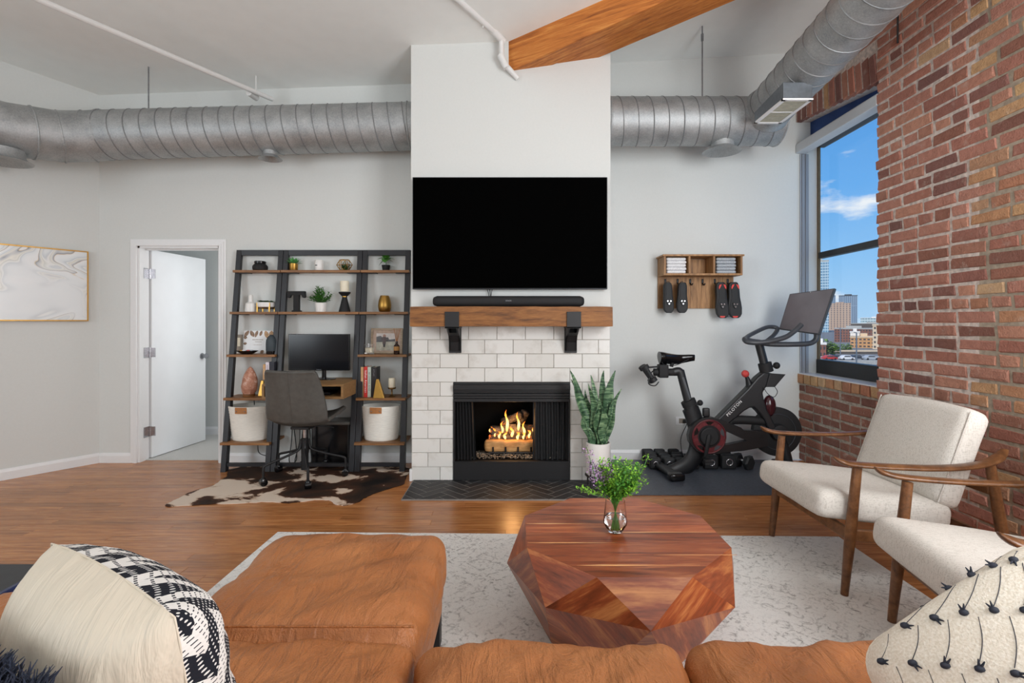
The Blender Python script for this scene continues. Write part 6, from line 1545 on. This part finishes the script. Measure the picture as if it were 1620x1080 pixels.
# small wall fittings
a, b = at(373, 529, YB), at(384.5, 556, YB); sw_ = thing('light_switch', 'beige light switch plate half hidden by the shelf rail', 'switch', ((a.x+b.x)/2, YB, b.z))
obj('plate', MB().box(a.x, b.x, YB-.006, YB-.0005, b.z, a.z), 'grout', sw_, bev=.002); obj('rocker', MB().box(a.x+.02, b.x-.02, YB-.010, YB-.006, b.z+.05, a.z-.03), 'candle_wax', sw_, bev=.002)
obj('wall_cable', MB().tube([(XW-.008, 3.64, 3.31), (XW-.008, 3.64, 3.56)], .006, 6), 'cable_black', label='short black cable on the brick above the window', cat='cable')
# ================================================================== the city outside
GZ = -11.0
def facade(name, wall, glass, fu, fz, du, dz, rough=.6):
    k = NM(name); tcx = k.n('ShaderNodeTexCoord'); s_ = k.n('ShaderNodeSeparateXYZ'); k.l(tcx.outputs['Object'], s_.inputs[0])
    u = k.math('FRACT', k.math('MULTIPLY', k.math('ADD', k.math('ADD', s_.outputs[0], s_.outputs[1]), 500.0), fu)); v = k.math('FRACT', k.math('MULTIPLY', k.math('ADD', s_.outputs[2], 50.0), fz))
    m = k.math('MULTIPLY', k.math('LESS_THAN', u, du), k.math('LESS_THAN', v, dz)); k.set(k.mix(m, wall, glass), rough)
facade('tower_glass', (196, 214, 222), (104, 146, 172), .36, .26, .8, .66, .35); facade('tower_tan', (196, 168, 146), (104, 100, 104), .22, .31, .5, .5)
facade('tower_blue', (150, 168, 184), (98, 118, 140), .30, .01, .5, .99, .4); facade('office_teal', (206, 220, 220), (126, 156, 164), .28, .25, .8, .5, .4)
plain('brick_brown', (142, 96, 82), .85, var=.06, scale=.5); plain('stucco_tan', (206, 158, 112), .85, var=.05, scale=.5); plain('stucco_white', (232, 228, 222), .8, var=.02); plain('cream_stone', (222, 200, 172), .8, var=.03); plain('window_dark', (70, 72, 78), .3); plain('bridge_steel', (92, 84, 80), .7)
def px_box(px0, px1, ytop, Y, dep, zbase=GZ):
    a = at(px0, ytop, Y); b = at(px1, ytop, Y); return (a.x, b.x, Y, dep, zbase, a.z)
obj('ground', MB().box(-600, 1900, 30, 2200, GZ-1, GZ), 'asphalt', kind='structure')
def tower(nm, label, box, m, roof=None, cat='building'):
    # stands square to the street that runs towards the loft
    x0, x1, Y, dep, z0, z1 = box; th = math.atan2((x0+x1)/2, Y); hw = (x1-x0)/2*math.cos(th); h = z1-z0
    t = thing(nm, label, cat, ((x0+x1)/2, Y, z0), -th)
    obj('walls', MB().box(-hw, hw, 0, dep, 0, h), m, t, local=True)
    e_h = max(.7, h*.02); obj('roof', MB().box(-hw-.2, hw+.2, -.2, dep+.2, h, h+e_h).box(-hw*.4, hw*.4, dep*.3, dep*.7, h+e_h, h+e_h*3), roof or m, t, local=True)
    t['hw'] = hw; t['hh'] = h; return t
tower('glass_tower', 'tall pale blue glass tower at the left edge of the window', px_box(1278, 1311, 414, 700, 30), 'tower_glass', 'concrete')
tower('apartment_tower', 'tan high-rise with rows of dark windows seen through the window', px_box(1311, 1346, 480, 900, 30), 'tower_tan')
tower('office_tower', 'blue-grey slab tower behind the tan high-rise', px_box(1327, 1356.5, 468, 1100, 40), 'tower_blue', 'window_dark')
tower('office_tower', 'narrow blue-grey tower left of the tan high-rise', px_box(1312, 1322, 468, 1250, 40), 'tower_blue')
tower('glass_office', 'low pale teal glass office at the right of the view', px_box(1361, 1420, 503, 800, 30), 'office_teal', 'stucco_white')
tower('parking_block', 'long low dark concrete block behind the brick warehouse', px_box(1345, 1430, 512, 520, 30), 'bridge_steel', 'concrete')
def windowed(nm, label, box, m, nu, nv, roof, wf=.5, hf=.5):
    t = tower(nm, label, box, m, roof); hw, h = t['hw'], t['hh']; pu, pv = 2*hw/nu, h/nv
    me = mesh_of(MB().box(-pu*wf/2, pu*wf/2, -.15, .3, -pv*hf/2, pv*hf/2), 'window_dark', 'window')
    for i in range(nu):
        for j in range(nv):
            o = bpy.data.objects.new('window', me); COL.objects.link(o); o.parent = t; o.location = (-hw+pu*(i+.5), 0, pv*(j+.5))
    return t
windowed('brick_warehouse', 'brown brick warehouse with rows of dark windows', px_box(1319.5, 1382, 520.5, 330, 22), 'brick_brown', 14, 5, 'concrete')
windowed('tan_building', 'tan low building with a white rooftop block', px_box(1345, 1384, 534, 255, 16), 'stucco_tan', 6, 3, 'cream_stone', .6, .35)
tower('rooftop_block', 'white plant room on the roof of the tan building', px_box(1345, 1360, 526, 258, 6, at(0, 534, 258).z+1.0), 'stucco_white')
windowed('cream_building', 'cream stone building cut off by the brick pier', px_box(1380, 1440, 515, 240, 16), 'cream_stone', 8, 5, 'cream_stone', .4, .4)
windowed('low_shed', 'small red brick shed with a white wall below the trees', px_box(1290, 1307, 545, 185, 8), 'brick_brown', 3, 2, 'stucco_white')
def tree(px, py, Y, r, h, label, seed):
    b = at(px, py, Y); t = thing('street_tree', label, 'tree', (b.x, Y, GZ), group='trees along the street'); rt_ = random.Random(seed)
    obj('trunk', MB().tube([(b.x, Y, GZ), (b.x, Y, b.z)], [.3, .15], 6), 'bridge_steel', t)
    cr = MB()
    for _ in range(260):
        u = Vector((rt_.gauss(0, 1), rt_.gauss(0, 1), rt_.gauss(0, 1))).normalized()*r*(rt_.random()**.35); p = Vector((b.x, Y, b.z))+Vector((u.x, u.y, u.z*h/r))
        leaf(cr, p, (rt_.uniform(-1, 1), rt_.uniform(-1, 1), rt_.uniform(-.5, 1)), rt_.uniform(.6, 1.2), .8, .1, n=2)
    obj('crown', cr, 'tree_green', t)
tree(1307, 549, 190, 2.6, 2.8, 'leafy green street tree nearest the window frame', 1); tree(1317, 552, 188, 2.4, 2.4, 'leafy green street tree in the middle of the three', 2); tree(1337, 551, 235, 3.0, 2.2, 'dark green street tree before the tan building', 3)
br = thing('viaduct', 'dark steel viaduct crossing behind the cars', 'bridge', (110, 200, GZ))
a, b = at(1300, 556, 205), at(1460, 556, 205); obj('deck', MB().box(a.x-40, b.x+30, 204, 212, a.z-1.4, a.z), 'bridge_steel', br); obj('rail', MB().box(a.x-40, b.x+30, 203.8, 204, a.z, a.z+.7), 'cream_stone', br)
for i in range(9): x = a.x-30+i*11; obj('pier', MB().box(x, x+.8, 206, 210, GZ, a.z-1.4), 'bridge_steel', br)
a, b = at(1290, 570, 152), at(1460, 570, 152); obj('retaining_wall', MB().box(a.x-30, b.x+30, 152, 152.5, GZ, a.z), 'concrete', label='pale concrete retaining wall beyond the window sill', cat='wall')
cz = a.z-.25; 
obj('road_deck', MB().box(a.x-30, b.x+30, 152.5, 175, GZ, cz), 'concrete', kind='structure')
for nm, cl in (('car_red', (196, 60, 52)), ('car_white', (232, 232, 232)), ('car_navy', (50, 58, 72)), ('car_silver', (176, 180, 184))): plain(nm, cl, .25)
def car(px, Y, m, label):
    x = X_(px, Y); t = thing('car', label, 'car', (x, Y, cz), group='cars on the road outside')
    obj('body', MB().prism([(x-2.1, cz+.3), (x+2.1, cz+.3), (x+2.15, cz+.75), (x+1.2, cz+.9), (x+.7, cz+1.4), (x-1.0, cz+1.42), (x-1.7, cz+.95), (x-2.15, cz+.8)], Y-.85, Y+.85, 'y'), m, t, bev=.08)
    obj('side_glass', MB().prism([(x+.95, cz+.92), (x+.6, cz+1.3), (x-.9, cz+1.32), (x-1.35, cz+.95)], Y-.88, Y-.84, 'y'), 'window_dark', t)
    for dx in (-1.35, 1.35): obj('wheel', MB().tube([(x+dx, Y-.9, cz+.32), (x+dx, Y-.6, cz+.32)], .32, 12), 'black_matte', t)
for px, Y, m, l in ((1312, 158, 'car_red', 'red car at the left of the road outside'), (1321, 160, 'car_navy', 'dark car next to the red one outside'), (1339, 158, 'car_white', 'white car in the middle of the road outside'), (1355, 160, 'car_navy', 'dark blue car behind the lamp post outside'), (1377, 158, 'car_silver', 'silver car nearest the brick pier outside')): car(px, Y, m, l)
for px, yt, Y, l in ((1355, 526, 125, 'grey street lamp post in front of the tan building'), (1329.5, 519, 170, 'thin pale street pole left of the tan building')):
    b = at(px, yt, Y); t = thing('street_pole', l, 'lamp post', (b.x, Y, GZ)); obj('pole', MB().tube([(b.x, Y, GZ), (b.x, Y, b.z)], [.2, .13], 8), 'steel', t); obj('arm', MB().tube([(b.x, Y, b.z), (b.x-.7, Y, b.z+.1)], .08, 6), 'steel', t)
